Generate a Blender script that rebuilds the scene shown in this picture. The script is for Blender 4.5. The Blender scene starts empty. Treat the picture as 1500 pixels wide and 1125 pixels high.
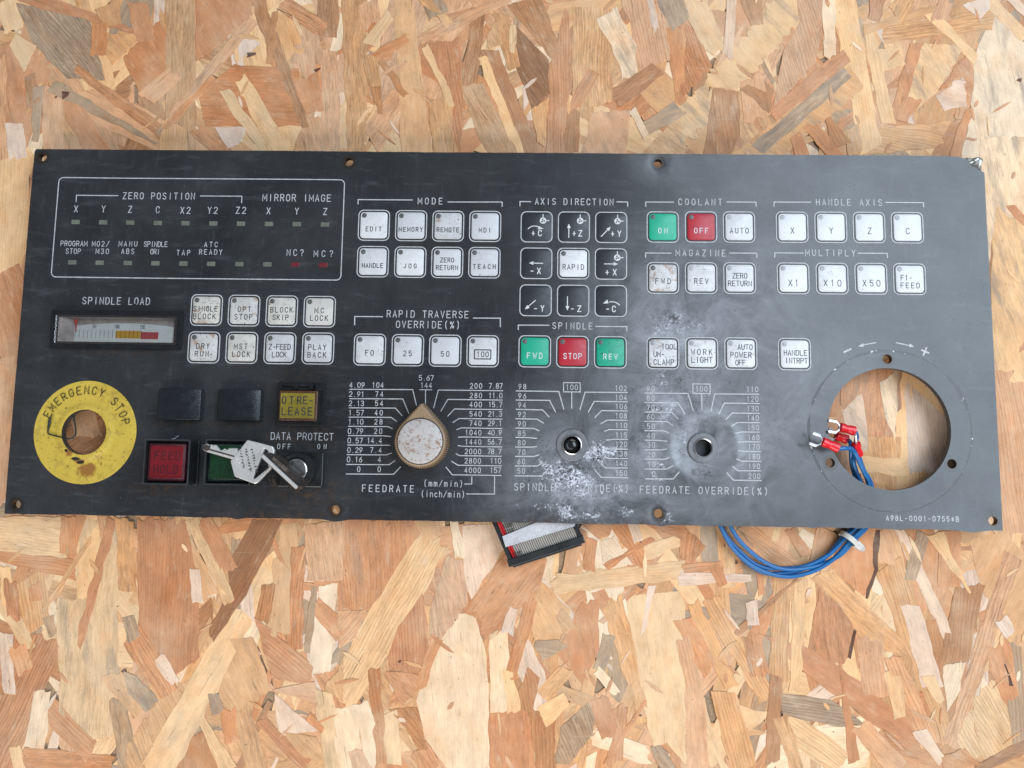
import bpy, bmesh, math, random
from mathutils import Vector, Matrix, Euler, noise
from mathutils.geometry import delaunay_2d_cdt
R = math.radians
PI = math.pi
rnd = random.Random(7)
sc = bpy.context.scene
COL = sc.collection

# ------------------------------------------------------------------ camera
CAM_LOC = Vector((0.0123426, -0.0592766, 0.3549464))
CAM_ROT = Euler((0.1015064, 0.0173197, 0.0153655), 'XYZ')
cd = bpy.data.cameras.new('camera')
cd.sensor_width = 36.0
cd.lens = 1080.0 / 1500.0 * 36.0
cd.clip_start = 0.01
cd.clip_end = 50
cam = bpy.data.objects.new('camera', cd)
COL.objects.link(cam)
cam.location = CAM_LOC
cam.rotation_euler = CAM_ROT
sc.camera = cam

# ------------------------------------------------------------------ world and light
w = bpy.data.worlds.new('World')
sc.world = w
w.use_nodes = True
bg = w.node_tree.nodes['Background']
bg.inputs['Color'].default_value = (0.90, 0.94, 1.0, 1)
bg.inputs['Strength'].default_value = 0.24


def area(name, loc, target, sx, sy, power, color):
    d = bpy.data.lights.new(name, 'AREA')
    d.shape = 'RECTANGLE'
    d.size = sx
    d.size_y = sy
    d.energy = power
    d.color = color
    o = bpy.data.objects.new(name, d)
    COL.objects.link(o)
    o.location = loc
    v = Vector(target) - Vector(loc)
    o.rotation_euler = v.to_track_quat('-Z', 'Y').to_euler()
    return o


# the broad daylit opening up to the right, and a fill lamp added to brighten the lower-left board
area('daylight_opening', (0.98, 0.30, 1.25), (0.12, 0.0, 0.0), 1.45, 1.10, 32.0, (0.73, 0.86, 1.0))
area('near_fill_lamp', (-0.16, -0.92, 0.62), (-0.08, -0.16, 0.0), 0.9, 0.5, 9.6, (1.0, 0.97, 0.92))
sc.view_settings.view_transform = 'Standard'
sc.view_settings.look = 'None'
sc.view_settings.exposure = 0.14
sc.view_settings.gamma = 1.0

# ------------------------------------------------------------------ geometry of the place
H = 0.011            # top face of the panel above the board
TH = 0.003           # plate thickness
PW, PH = 0.460, 0.17668
RM = CAM_ROT.to_matrix()


def P(px, py, z=H):
    """point at height z measured from the photograph"""
    d = RM @ Vector(((px - 750) / 1080.0, -(py - 562.5) / 1080.0, -1.0))
    return CAM_LOC + d * ((z - CAM_LOC.z) / d.z)


def s2l(c):
    c = c / 255.0
    return c / 12.92 if c <= 0.04045 else ((c + 0.055) / 1.055) ** 2.4


def rgb(r, g, b):
    return (s2l(r), s2l(g), s2l(b), 1.0)


# ------------------------------------------------------------------ node helpers
class NT:
    def __init__(self, name):
        self.m = bpy.data.materials.new(name)
        self.m.use_nodes = True
        self.t = self.m.node_tree
        self.b = self.t.nodes['Principled BSDF']
        self.out = self.t.nodes['Material Output']

    def n(self, typ, **kw):
        x = self.t.nodes.new(typ)
        for k, v in kw.items():
            setattr(x, k, v)
        return x

    def l(self, a, b):
        self.t.links.new(a, b)

    def put(self, sock, v):
        if hasattr(v, 'is_linked') or isinstance(v, bpy.types.NodeSocket):
            self.l(v, sock)
        else:
            sock.default_value = v

    def math(self, op, a, b=0.0, c=None, clamp=False):
        x = self.n('ShaderNodeMath', operation=op, use_clamp=clamp)
        self.put(x.inputs[0], a)
        self.put(x.inputs[1], b)
        if c is not None:
            self.put(x.inputs[2], c)
        return x.outputs[0]

    def mix(self, f, a, b, mode='MIX'):
        x = self.n('ShaderNodeMix', data_type='RGBA', blend_type=mode)
        self.put(x.inputs[0], f)
        self.put(x.inputs[6], a)
        self.put(x.inputs[7], b)
        return x.outputs[2]

    def mapr(self, v, a, b, c=0.0, d=1.0, smooth=False):
        x = self.n('ShaderNodeMapRange')
        if smooth:
            x.interpolation_type = 'SMOOTHSTEP'
        self.put(x.inputs[0], v)
        for i, q in zip((1, 2, 3, 4), (a, b, c, d)):
            self.put(x.inputs[i], q)
        return x.outputs[0]

    def mapping(self, vec, scale=(1, 1, 1), rot=(0, 0, 0), loc=(0, 0, 0)):
        x = self.n('ShaderNodeMapping')
        self.l(vec, x.inputs[0])
        x.inputs['Scale'].default_value = scale
        x.inputs['Rotation'].default_value = rot
        x.inputs['Location'].default_value = loc
        return x.outputs[0]

    def noise(self, vec, scale, detail=3.0, rough=0.55, dist=0.0):
        x = self.n('ShaderNodeTexNoise')
        self.l(vec, x.inputs['Vector'])
        x.inputs['Scale'].default_value = scale
        x.inputs['Detail'].default_value = detail
        x.inputs['Roughness'].default_value = rough
        x.inputs['Distortion'].default_value = dist
        return x.outputs[0]

    def vor(self, vec, scale, feature='F1'):
        x = self.n('ShaderNodeTexVoronoi', feature=feature)
        self.l(vec, x.inputs['Vector'])
        x.inputs['Scale'].default_value = scale
        return x.outputs['Distance']

    def pos(self):
        return self.n('ShaderNodeNewGeometry').outputs['Position']

    def bump(self, h, strength, dist):
        x = self.n('ShaderNodeBump')
        x.inputs['Strength'].default_value = strength
        x.inputs['Distance'].default_value = dist
        self.l(h, x.inputs['Height'])
        self.l(x.outputs[0], self.b.inputs['Normal'])


def simple(name, col, rough=0.5, metal=0.0, spec=0.5, grime=0.25, gscale=900, bump=0.0):
    t = NT(name)
    p = t.pos()
    nz = t.noise(p, gscale, 4, 0.65)
    nb = t.noise(p, gscale * 0.18, 3, 0.6)
    f = t.mapr(t.math('ADD', nz, nb), 0.7, 1.3, 1 - grime, 1 + grime * 0.5)
    c = t.n('ShaderNodeVectorMath', operation='SCALE')
    c.inputs[0].default_value = col[:3]
    t.l(f, c.inputs['Scale'])
    t.l(c.outputs[0], t.b.inputs['Base Color'])
    t.put(t.b.inputs['Roughness'], t.mapr(nb, 0.3, 0.7, max(0.02, rough - 0.08), rough + 0.1))
    t.b.inputs['Metallic'].default_value = metal
    t.b.inputs['Specular IOR Level'].default_value = spec
    if bump:
        t.bump(nz, bump, 0.0002)
    return t.m


# ------------------------------------------------------------------ materials
SCREWS = [(62, 230), (511, 237), (964, 239), (1428, 238.5), (23, 739), (491, 747), (965, 752.5), (1455, 763)]
FLANGE = [(1300, 526), (1216, 678), (1394.5, 679.5)]
def blob_mask(t, blobs):
    """soft patches at measured places on the panel (dirt, corrosion and painted glare with shapes of their own)"""
    p = t.pos()
    cur = None
    for (px, py, rx, ry, s) in blobs:
        c = P(px, py)
        mp = t.n('ShaderNodeMapping')
        t.l(p, mp.inputs[0])
        rx_m, ry_m = rx / 3120.0, ry / 3120.0
        mp.inputs['Location'].default_value = (-c.x / rx_m, -c.y / ry_m, 0)
        mp.inputs['Scale'].default_value = (1 / rx_m, 1 / ry_m, 0)
        ln = t.n('ShaderNodeVectorMath', operation='LENGTH')
        t.l(mp.outputs[0], ln.inputs[0])
        m = t.mapr(ln.outputs['Value'], 1.0, 0.0, 0.0, s)
        cur = m if cur is None else t.math('MAXIMUM', cur, m)
    return cur


CORR = [(835, 700, 100, 58, 1.0), (880, 664, 70, 34, .92), (850, 755, 130, 26, .74), (790, 745, 60, 30, .6), (985, 475, 62, 42, .8),
        (975, 560, 60, 52, .66), (1028, 590, 60, 40, .5), (980, 600, 50, 40, .66), (975, 764, 34, 20, .66), (1045, 520, 60, 70, .5), (800, 690, 60, 40, .6),
        (960, 690, 60, 60, .55), (1000, 640, 60, 60, .42)]


def corrosion(t):
    p = t.pos()
    m = blob_mask(t, CORR)
    n1 = t.noise(p, 120, 8, 0.74, 0.3)
    v = t.math('ADD', m, t.math('MULTIPLY', t.math('SUBTRACT', n1, 0.5), 2.6))
    g = t.noise(p, 800, 4, 0.75)
    v = t.math('ADD', v, t.math('MULTIPLY', t.math('SUBTRACT', g, 0.5), 1.7))
    return t.mapr(v, 0.60, 0.95, 0, 1, True), m


def make_panel_paint():
    t = NT('dark_panel_paint')
    p = t.pos()
    base = t.mix(t.mapr(t.noise(p, 20, 7, 0.66, 0.5), 0.34, 0.66), (0.010, 0.011, 0.0135, 1), (0.030, 0.0315, 0.034, 1))
    # rubbed streaks
    st = t.noise(t.mapping(p, (50, 260, 1), (0, 0, R(35))), 1.0, 6, 0.7)
    base = t.mix(t.mapr(st, 0.54, 0.78, 0, 0.4), base, (0.105, 0.110, 0.120, 1))
    st2 = t.noise(t.mapping(p, (330, 60, 1), (0, 0, R(14))), 1.0, 6, 0.7)
    base = t.mix(t.mapr(st2, 0.56, 0.80, 0, 0.3), base, (0.10, 0.105, 0.115, 1))
    # thin film of dust and oil in cloudy patches
    cl = t.noise(p, 42, 7, 0.62, 0.6)
    base = t.mix(t.mapr(cl, 0.46, 0.68, 0, 0.62), base, (0.016, 0.016, 0.017, 1))
    # pale oxide haze, together with glare painted into the colour
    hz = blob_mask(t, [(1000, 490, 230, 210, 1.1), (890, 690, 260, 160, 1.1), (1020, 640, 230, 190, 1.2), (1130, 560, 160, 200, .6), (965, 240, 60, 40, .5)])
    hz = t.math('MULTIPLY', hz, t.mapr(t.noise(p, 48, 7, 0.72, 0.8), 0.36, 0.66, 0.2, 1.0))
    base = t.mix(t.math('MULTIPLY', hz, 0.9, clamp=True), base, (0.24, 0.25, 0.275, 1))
    hb = blob_mask(t, [(990, 490, 90, 70, 1.0), (975, 600, 80, 70, 1.0), (950, 660, 60, 60, .8), (850, 720, 120, 60, 1.0), (1028, 610, 70, 34, .8), (985, 655, 34, 60, .8), (975, 745, 60, 30, .6)])  # brighter inner patches of the oxide and painted glare
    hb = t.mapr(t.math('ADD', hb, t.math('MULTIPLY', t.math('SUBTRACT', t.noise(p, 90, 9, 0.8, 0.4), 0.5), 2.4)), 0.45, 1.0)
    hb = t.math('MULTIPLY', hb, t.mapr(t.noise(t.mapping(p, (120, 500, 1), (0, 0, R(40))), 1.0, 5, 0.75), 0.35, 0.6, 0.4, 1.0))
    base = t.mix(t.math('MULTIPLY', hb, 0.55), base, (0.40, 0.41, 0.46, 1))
    # pitting round the worn bushings, and dark rims at the screw holes
    pt = blob_mask(t, [(838, 688, 66, 34, 1.1), (800, 655, 34, 44, .8), (1026, 692, 56, 28, 1.0), (1000, 665, 26, 40, .8), (962, 606, 64, 44, 1.0), (988, 466, 26, 20, 1.3), (1000, 556, 80, 40, .75), (950, 455, 40, 50, .6), (880, 736, 20, 16, .8), (1010, 590, 60, 26, .8), (1070, 560, 20, 20, .8)])
    ptm = t.mapr(t.math('ADD', pt, t.math('MULTIPLY', t.math('SUBTRACT', t.noise(p, 620, 6, 0.78), 0.5), 3.2)), 0.86, 1.08)
    ptm = t.math('MULTIPLY', ptm, t.mapr(pt, 0.0, 0.25))
    sr = blob_mask(t, [(x_, y_, 20, 20, 1.25) for (x_, y_) in SCREWS + FLANGE])
    srm = t.mapr(t.math('ADD', sr, t.math('MULTIPLY', t.math('SUBTRACT', t.noise(p, 500, 4, 0.7), 0.5), 0.5)), 0.45, 0.62, 0, 0.85)
    cm, braw = corrosion(t)
    cc = t.mix(t.mapr(t.noise(p, 700, 5, 0.8), 0.38, 0.60), (0.10, 0.105, 0.12, 1), (0.74, 0.76, 0.84, 1))
    base = t.mix(t.math('MULTIPLY', cm, 0.85), base, cc)
    base = t.mix(t.math('MULTIPLY', ptm, 0.9), base, (0.020, 0.017, 0.014, 1))
    base = t.mix(srm, base, (0.018, 0.013, 0.010, 1))
    # pits and specks
    sp = t.noise(p, 1150, 3, 0.6)
    dens = t.mapr(t.noise(p, 55, 4, 0.6), 0.35, 0.75, 0.72, 0.64)
    dens = t.math('SUBTRACT', dens, t.math('MULTIPLY', braw, 0.135))
    spm = t.mapr(t.math('SUBTRACT', sp, dens), 0.0, 0.03)
    base = t.mix(spm, base, (0.006, 0.006, 0.007, 1))
    lp = t.noise(t.mapping(p, (1, 1, 1), loc=(3, 5, 0)), 1500, 2, 0.5)
    base = t.mix(t.mapr(lp, 0.755, 0.80, 0, .6), base, (0.35, 0.35, 0.34, 1))
    # greenish grime towards the right end, brown stains at the bottom left
    gr = blob_mask(t, [(1440, 670, 60, 120, .9), (1270, 730, 90, 40, .7), (1150, 690, 40, 60, .5), (1330, 520, 60, 24, .5), (1140, 290, 110, 50, .6),
                       (1180, 470, 90, 40, .4), (650, 250, 140, 60, .5)])
    gr = t.math('MULTIPLY', gr, t.mapr(t.noise(p, 80, 5, 0.65), 0.4, 0.62))
    base = t.mix(t.math('MULTIPLY', gr, 0.65), base, (0.030, 0.033, 0.028, 1))
    rs = blob_mask(t, [(1390, 712, 10, 10, 1), (455, 722, 90, 26, .9), (440, 632, 70, 40, .8), (400, 757, 170, 16, .9), (800, 764, 500, 10, .7), (240, 716, 70, 14, .9), (340, 622, 60, 12, .8), (260, 622, 50, 10, .8), (440, 560, 70, 60, .5), (600, 600, 120, 40, .35), (125, 715, 70, 20, .4), (170, 516, 100, 10, .6)])
    rs = t.math('MULTIPLY', rs, t.mapr(t.noise(p, 300, 7, 0.78), 0.47, 0.57))
    base = t.mix(t.math('MULTIPLY', rs, 1.1, clamp=True), base, t.mix(t.noise(p, 260, 3, 0.6), (0.008, 0.007, 0.006, 1), (0.085, 0.050, 0.030, 1)))
    # score ring left by the handwheel, broken up
    c = P(1303.7, 631)
    ln = t.n('ShaderNodeVectorMath', operation='DISTANCE')
    t.l(p, ln.inputs[0])
    ln.inputs[1].default_value = (c.x, c.y, H)
    wob = t.math('MULTIPLY', t.math('SUBTRACT', t.noise(p, 240, 4, 0.7), 0.5), 0.0014)
    d = t.math('ABSOLUTE', t.math('SUBTRACT', t.math('ADD', ln.outputs['Value'], wob), 0.0373))
    wid = t.mapr(t.noise(p, 70, 4, 0.65), 0.40, 0.62, -0.00003, 0.00070)
    ring = t.mapr(t.math('SUBTRACT', d, wid), 0.0, 0.0001, 1.0, 0.0)
    base = t.mix(ring, base, t.mix(t.mapr(t.noise(p, 500, 2, 0.5), 0.66, 0.70), (0.006, 0.006, 0.006, 1), (0.5, 0.52, 0.54, 1)))
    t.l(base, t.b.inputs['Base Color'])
    ro = t.mapr(t.noise(p, 30, 6, 0.65), 0.3, 0.7, 0.25, 0.36)
    ro = t.math('ADD', ro, t.math('MULTIPLY', cm, 0.2))
    t.put(t.b.inputs['Roughness'], ro)
    t.b.inputs['Specular IOR Level'].default_value = 0.54
    hgt = t.math('ADD', t.math('MULTIPLY', t.noise(p, 1700, 3, 0.6), 0.16), t.math('MULTIPLY', cm, t.noise(p, 700, 4, 0.8)))
    hgt = t.math('ADD', hgt, t.math('MULTIPLY', t.noise(p, 60, 3, 0.5), 1.0))
    hgt = t.math('SUBTRACT', hgt, t.math('MULTIPLY', t.math('ADD', ptm, t.math('ADD', ring, spm)), 0.5))
    t.bump(hgt, 0.25, 0.0002)
    return t.m


def make_print(name, col, wear=True):
    t = NT(name)
    p = t.pos()
    base = t.mix(t.mapr(t.noise(p, 700, 4, 0.7), 0.3, 0.7), (col[0] * .62, col[1] * .62, col[2] * .60, 1), col)
    if wear:
        cm, braw = corrosion(t)
        rub = t.mapr(t.noise(p, 160, 5, 0.7), 0.56, 0.72, 0, 0.38)
        hole = blob_mask(t, [(838, 714, 34, 30, 1), (905, 662, 22, 32, .5), (212, 368, 30, 16, .3)])
        worn = t.mapr(t.math('ADD', hole, t.math('MULTIPLY', t.math('SUBTRACT', t.noise(p, 300, 5, 0.7), 0.5), 1.2)), 0.45, 0.6)
        base = t.mix(t.math('MAXIMUM', rub, t.math('MULTIPLY', worn, 0.85)), base, (0.10, 0.10, 0.11, 1))
    t.l(base, t.b.inputs['Base Color'])
    t.b.inputs['Roughness'].default_value = 0.5
    return t.m


def make_pad(name, col, stain=True):
    """key faces: object colour red = how dirty, green = how cream"""
    t = NT(name)
    p = t.pos()
    oi = t.n('ShaderNodeObjectInfo')
    sx = t.n('ShaderNodeSeparateColor')
    t.l(oi.outputs['Color'], sx.inputs[0])
    dirt, cream = sx.outputs[0], sx.outputs[1]
    if stain:
        base = t.mix(cream, col, (col[0] * .80, col[1] * .72, col[2] * .56, 1))
    else:
        base = t.mix(0.0, col, col)
    base = t.mix(sx.outputs[2], base, (col[0] * .78, col[1] * .78, col[2] * .80, 1))
    cl = t.mapr(t.noise(p, 170, 7, 0.75, 0.6), 0.42, 0.68, 0, 0.60)
    base = t.mix(t.math('MULTIPLY', cl, t.math('ADD', dirt, 0.22)), base, (col[0] * .42, col[1] * .40, col[2] * .36, 1))
    if stain:
        r1 = t.noise(t.mapping(p, (1, 1, 1), loc=(1.3, .2, 0)), 210, 5, 0.65, 0.4)
        thr = t.mapr(dirt, 0, 1, 0.72, 0.55)
        rm = t.mapr(t.math('SUBTRACT', r1, thr), 0.0, 0.09, 0, 0.75)
        base = t.mix(rm, base, (0.26, 0.13, 0.06, 1))
    sp = t.noise(p, 1000, 2, 0.5)
    thr2 = t.mapr(dirt, 0, 1, 0.745, 0.645)
    base = t.mix(t.mapr(t.math('SUBTRACT', sp, thr2), 0, 0.03, 0, 0.85), base, (0.02, 0.016, 0.014, 1))
    sc_ = t.noise(t.mapping(p, (60, 900, 1), (0, 0, R(-38))), 1.0, 3, 0.6)
    base = t.mix(t.math('MULTIPLY', t.mapr(sc_, 0.62, 0.72, 0, 0.5), dirt), base, (col[0] * .3, col[1] * .3, col[2] * .3, 1))
    t.l(base, t.b.inputs['Base Color'])
    t.put(t.b.inputs['Roughness'], t.mapr(t.noise(p, 300, 3, 0.6), 0.3, 0.7, 0.36, 0.5))
    t.bump(t.noise(p, 900, 3, 0.6), 0.2, 0.0001)
    return t.m


def make_wood():
    t = NT('strand_wood')
    uv = t.n('ShaderNodeUVMap', uv_map='grain').outputs[0]
    tint = t.n('ShaderNodeAttribute', attribute_name='tint').outputs['Color']
    prm = t.n('ShaderNodeAttribute', attribute_name='kind_mix')
    sp = t.n('ShaderNodeSeparateColor')
    t.l(prm.outputs['Color'], sp.inputs[0])
    band, stain, spot = sp.outputs[0], sp.outputs[1], sp.outputs[2]
    p = t.pos()
    # warped grain coordinate
    wv = t.noise(t.mapping(uv, (22, 60, 1)), 1.0, 2, 0.5)
    sepuv = t.n('ShaderNodeSeparateXYZ')
    t.l(uv, sepuv.inputs[0])
    cb = t.n('ShaderNodeCombineXYZ')
    t.l(sepuv.outputs[0], cb.inputs[0])
    t.l(t.math('ADD', sepuv.outputs[1], t.math('MULTIPLY', t.math('SUBTRACT', wv, 0.5), 0.006)), cb.inputs[1])
    g = cb.outputs[0]
    fine = t.noise(t.mapping(g, (210, 2200, 1)), 1.0, 4, 0.7)
    mid = t.noise(t.mapping(g, (75, 700, 1)), 1.0, 6, 0.74)
    sg = t.n('ShaderNodeSeparateXYZ')
    t.l(g, sg.inputs[0])
    rings = t.math('SINE', t.math('ADD', t.math('MULTIPLY', sg.outputs[1], 4300.0), t.math('MULTIPLY', t.noise(t.mapping(g, (10, 220, 1)), 1.0, 3, 0.6), 14.0)))
    rings = t.mapr(rings, -0.2, 1.0, 0, 1, True)
    blot = t.noise(t.mapping(uv, (70, 130, 1)), 1.0, 6, 0.7)
    v = t.math('ADD', t.mapr(fine, 0.3, 0.7, -0.24, 0.15), t.mapr(mid, 0.32, 0.68, -0.28, 0.20))
    v = t.math('ADD', t.math('MULTIPLY', v, prm.outputs['Alpha']), 0.99)
    v = t.math('ADD', v, t.mapr(blot, 0.32, 0.68, -0.20, 0.12))
    sc_ = t.n('ShaderNodeVectorMath', operation='SCALE')
    t.l(tint, sc_.inputs[0])
    t.l(v, sc_.inputs['Scale'])
    c = sc_.outputs[0]
    bt = t.noise(p, 22, 5, 0.62, 0.4)
    c = t.mix(t.mapr(bt, 0.5, 0.72, 0, 0.55), c, t.mix(1.0, c, (0.93, 0.78, 0.64, 1), 'MULTIPLY'))
    c = t.mix(t.mapr(bt, 0.5, 0.30, 0, 0.35), c, (0.66, 0.50, 0.34, 1))
    # darker late-wood bands
    late = t.mix(1.0, c, (0.80, 0.68, 0.56, 1), 'MULTIPLY')
    c = t.mix(t.math('MULTIPLY', rings, band), c, late)
    # warm resin blotches
    wb = t.mapr(t.noise(t.mapping(uv, (50, 90, 1), loc=(4, 2, 0)), 1.0, 4, 0.6), 0.52, 0.72, 0, 0.6)
    c = t.mix(wb, c, t.mix(1.0, c, (0.95, 0.76, 0.58, 1), 'MULTIPLY'))
    # pale fuzz
    pf = t.mapr(t.noise(t.mapping(uv, (90, 260, 1), loc=(9, 7, 0)), 1.0, 5, 0.7), 0.56, 0.74, 0, 0.38)
    c = t.mix(pf, c, (0.66, 0.52, 0.37, 1))
    # blue-grey fungal stain streaks
    gs = t.noise(t.mapping(g, (26, 120, 1), loc=(2, 9, 0)), 1.0, 5, 0.68)
    c = t.mix(t.math('MULTIPLY', t.mapr(gs, 0.50, 0.66), stain), c, (0.20, 0.165, 0.13, 1))
    # dark flecks and pores running along the grain
    fl = t.noise(t.mapping(g, (240, 900, 1), loc=(5, 5, 0)), 1.0, 3, 0.6)
    fm = t.mapr(t.noise(uv, 45, 3, 0.6), 0.4, 0.7, 0.72, 0.635)
    c = t.mix(t.mapr(t.math('SUBTRACT', fl, fm), 0, 0.04, 0, 0.7), c, (0.10, 0.055, 0.028, 1))
    # hairline splits
    hs = t.noise(t.mapping(g, (38, 1000, 1), loc=(15, 1, 0)), 1.0, 3, 0.6)
    c = t.mix(t.mapr(hs, 0.655, 0.70, 0, 0.6), c, (0.16, 0.08, 0.04, 1))
    ds = t.noise(p, 620, 2, 0.5)
    c = t.mix(t.math('MULTIPLY', t.mapr(ds, 0.735, 0.77), t.math('ADD', spot, 0.35), clamp=True), c, (0.03, 0.018, 0.012, 1))
    # knife scuffs and dust over everything (board-space, crosses the strands)
    sk = t.noise(t.mapping(p, (30, 900, 1), (0, 0, R(8))), 1.0, 4, 0.6)
    c = t.mix(t.mapr(sk, 0.64, 0.74, 0, 0.18), c, (0.62, 0.50, 0.38, 1))
    t.l(c, t.b.inputs['Base Color'])
    t.put(t.b.inputs['Roughness'], t.mapr(mid, 0.3, 0.7, 0.52, 0.72))
    t.b.inputs['Specular IOR Level'].default_value = 0.35
    h = t.math('ADD', fine, t.math('MULTIPLY', mid, 1.2))
    h = t.math('ADD', h, t.math('MULTIPLY', t.noise(p, 1400, 3, 0.6), 0.5))
    t.bump(h, 0.55, 0.00025)
    return t.m


def make_yellow():
    t = NT('yellow_legend_enamel')
    p = t.pos()
    c0 = P(125, 633)
    base = t.mix(t.noise(p, 60, 5, 0.6), (0.42, 0.285, 0.032, 1), (0.58, 0.43, 0.072, 1))
    d1 = t.mapr(t.noise(p, 330, 6, 0.72), 0.46, 0.62, 0, 0.75)
    lowf = t.mapr(t.noise(p, 55, 3, 0.5), 0.35, 0.65)
    base = t.mix(t.math('MULTIPLY', d1, lowf), base, (0.22, 0.14, 0.035, 1))
    sp = t.mapr(t.noise(p, 1100, 2, 0.5), 0.665, 0.70, 0, 0.85)
    base = t.mix(sp, base, (0.05, 0.03, 0.012, 1))
    rm = blob_mask(t, [(128, 688, 26, 20, 1.2), (90, 655, 30, 40, .55), (150, 670, 40, 26, .55), (125, 633, 44, 44, .42), (103, 663, 12, 10, 1.1), (117, 676, 16, 7, 1.2), (72, 645, 20, 30, .45)])
    rr = t.mapr(t.math('ADD', rm, t.math('MULTIPLY', t.math('SUBTRACT', t.noise(p, 600, 5, 0.7), 0.5), 1.6)), 0.45, 0.75, 0, 0.9)
    base = t.mix(rr, base, (0.22, 0.085, 0.018, 1))
    bk = blob_mask(t, [(112, 672, 11, 4, 1.5), (119, 677, 9, 4, 1.5), (99, 660, 5, 5, 1.0)])
    bb = t.mapr(t.math('ADD', bk, t.math('MULTIPLY', t.math('SUBTRACT', t.noise(p, 700, 4, 0.7), 0.5), 0.8)), 0.5, 0.6)
    base = t.mix(bb, base, (0.012, 0.009, 0.007, 1))
    t.l(base, t.b.inputs['Base Color'])
    t.b.inputs['Roughness'].default_value = 0.42
    t.bump(t.noise(p, 500, 4, 0.6), 0.25, 0.0002)
    return t.m


def make_rusty(name, col, rust, thr=0.56, rough=0.45, metal=0.0, scale=420):
    t = NT(name)
    p = t.pos()
    base = t.mix(t.noise(p, 90, 5, 0.6), col, (col[0] * .72, col[1] * .7, col[2] * .68, 1))
    r1 = t.mapr(t.noise(p, scale, 6, 0.75), thr, thr + 0.08, 0, 0.9)
    low = t.mapr(t.noise(p, scale * .18, 3, 0.5), 0.36, 0.6, 0.15, 1)
    base = t.mix(t.math('MULTIPLY', r1, low), base, rust)
    base = t.mix(t.mapr(t.noise(p, 1400, 2, 0.5), 0.69, 0.72, 0, 0.9), base, (0.02, 0.013, 0.01, 1))
    t.l(base, t.b.inputs['Base Color'])
    t.put(t.b.inputs['Metallic'], t.math('MULTIPLY', t.math('SUBTRACT', 1.0, r1), metal))
    t.put(t.b.inputs['Roughness'], t.math('ADD', t.math('MULTIPLY', r1, 0.25), rough))
    t.bump(t.math('ADD', t.noise(p, 1200, 3, 0.6), r1), 0.3, 0.00015)
    return t.m


def make_glass():
    t = NT('clear_meter_window')
    tr = t.n('ShaderNodeBsdfTransparent')
    tr.inputs[0].default_value = (0.98, 0.98, 0.98, 1)
    gl = t.n('ShaderNodeBsdfGlossy')
    gl.inputs['Roughness'].default_value = 0.12
    fr = t.n('ShaderNodeFresnel')
    fr.inputs['IOR'].default_value = 1.5
    mx = t.n('ShaderNodeMixShader')
    t.l(fr.outputs[0], mx.inputs[0])
    t.l(tr.outputs[0], mx.inputs[1])
    t.l(gl.outputs[0], mx.inputs[2])
    t.l(mx.outputs[0], t.out.inputs['Surface'])
    return t.m


M = {}
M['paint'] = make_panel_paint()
M['white_print'] = make_print('white_screen_print', (0.50, 0.51, 0.53, 1))
M['key_print_white'] = make_print('key_white_print', (0.66, 0.67, 0.68, 1), False)
M['black_print'] = make_print('black_screen_print', (0.028, 0.030, 0.034, 1), False)
M['yellow_print'] = make_print('dark_olive_print', (0.035, 0.028, 0.012, 1), False)
M['pad_white'] = make_pad('key_white_film', (0.60, 0.605, 0.62, 1))
M['pad_black'] = make_pad('key_black_film', (0.016, 0.018, 0.024, 1), False)
M['pad_green'] = make_pad('key_green_film', (0.005, 0.33, 0.20, 1), False)
M['pad_red'] = make_pad('key_red_film', (0.40, 0.008, 0.022, 1), False)
M['dot'] = simple('indicator_window', (0.085, 0.085, 0.082), 0.4, grime=.3)
M['dot_pale'] = simple('faded_indicator_window', (0.30, 0.31, 0.33), 0.4, grime=.3)
M['led'] = simple('green_grey_led_window', (0.125, 0.14, 0.112), 0.3, grime=.35)
M['led_red'] = simple('red_led_window', (0.13, 0.016, 0.022), 0.3, grime=.35)
M['black'] = simple('black_plastic', (0.010, 0.011, 0.012), 0.38, grime=.5, gscale=500, bump=.3)
M['black_gloss'] = simple('glossy_black_plastic', (0.008, 0.009, 0.011), 0.20, grime=.4)
M['blank'] = simple('satin_blank_cap', (0.009, 0.011, 0.015), 0.24, grime=.4, gscale=1500, bump=.4)
M['grey_rim'] = simple('worn_rim_plastic', (0.032, 0.034, 0.038), 0.4, grime=.5, gscale=700)
M['steel'] = make_rusty('nickel_key_steel', (0.66, 0.66, 0.66, 1), (0.17, 0.085, 0.045, 1), 0.56, 0.30, 0.45, 380)
M['steel_rusty'] = make_rusty('tarnished_key_steel', (0.085, 0.07, 0.062, 1), (0.05, 0.03, 0.022, 1), 0.5, 0.35, 0.6, 300)
M['steel_clean'] = simple('turned_steel', (0.60, 0.60, 0.60), 0.25, 1.0, grime=.25)
M['tinned'] = simple('tinned_copper', (0.66, 0.66, 0.67), 0.3, 0.55, grime=.12)
M['alu'] = simple('bare_plate_edge', (0.20, 0.15, 0.11), 0.5, 0.3, grime=.5)
M['foil'] = make_rusty('torn_foil', (0.42, 0.40, 0.37, 1), (0.05, 0.045, 0.04, 1), 0.52, 0.35, 0.8, 500)
M['knob_tan'] = make_rusty('tan_knob_plastic', (0.30, 0.20, 0.115, 1), (0.10, 0.055, 0.03, 1), 0.60, 0.42)
M['knob_disc'] = make_rusty('pitted_knob_disc', (0.47, 0.445, 0.435, 1), (0.22, 0.11, 0.06, 1), 0.515, 0.4, 0.0, 520)
M['lens_red'] = simple('red_lens', (0.14, 0.006, 0.011), 0.22, grime=.25, gscale=600)
M['lens_red_edge'] = simple('dusty_red_lens_edge', (0.060, 0.012, 0.017), 0.4, grime=.4)
M['lens_green'] = simple('green_lens', (0.004, 0.034, 0.011), 0.2, grime=.4, gscale=600)
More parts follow.
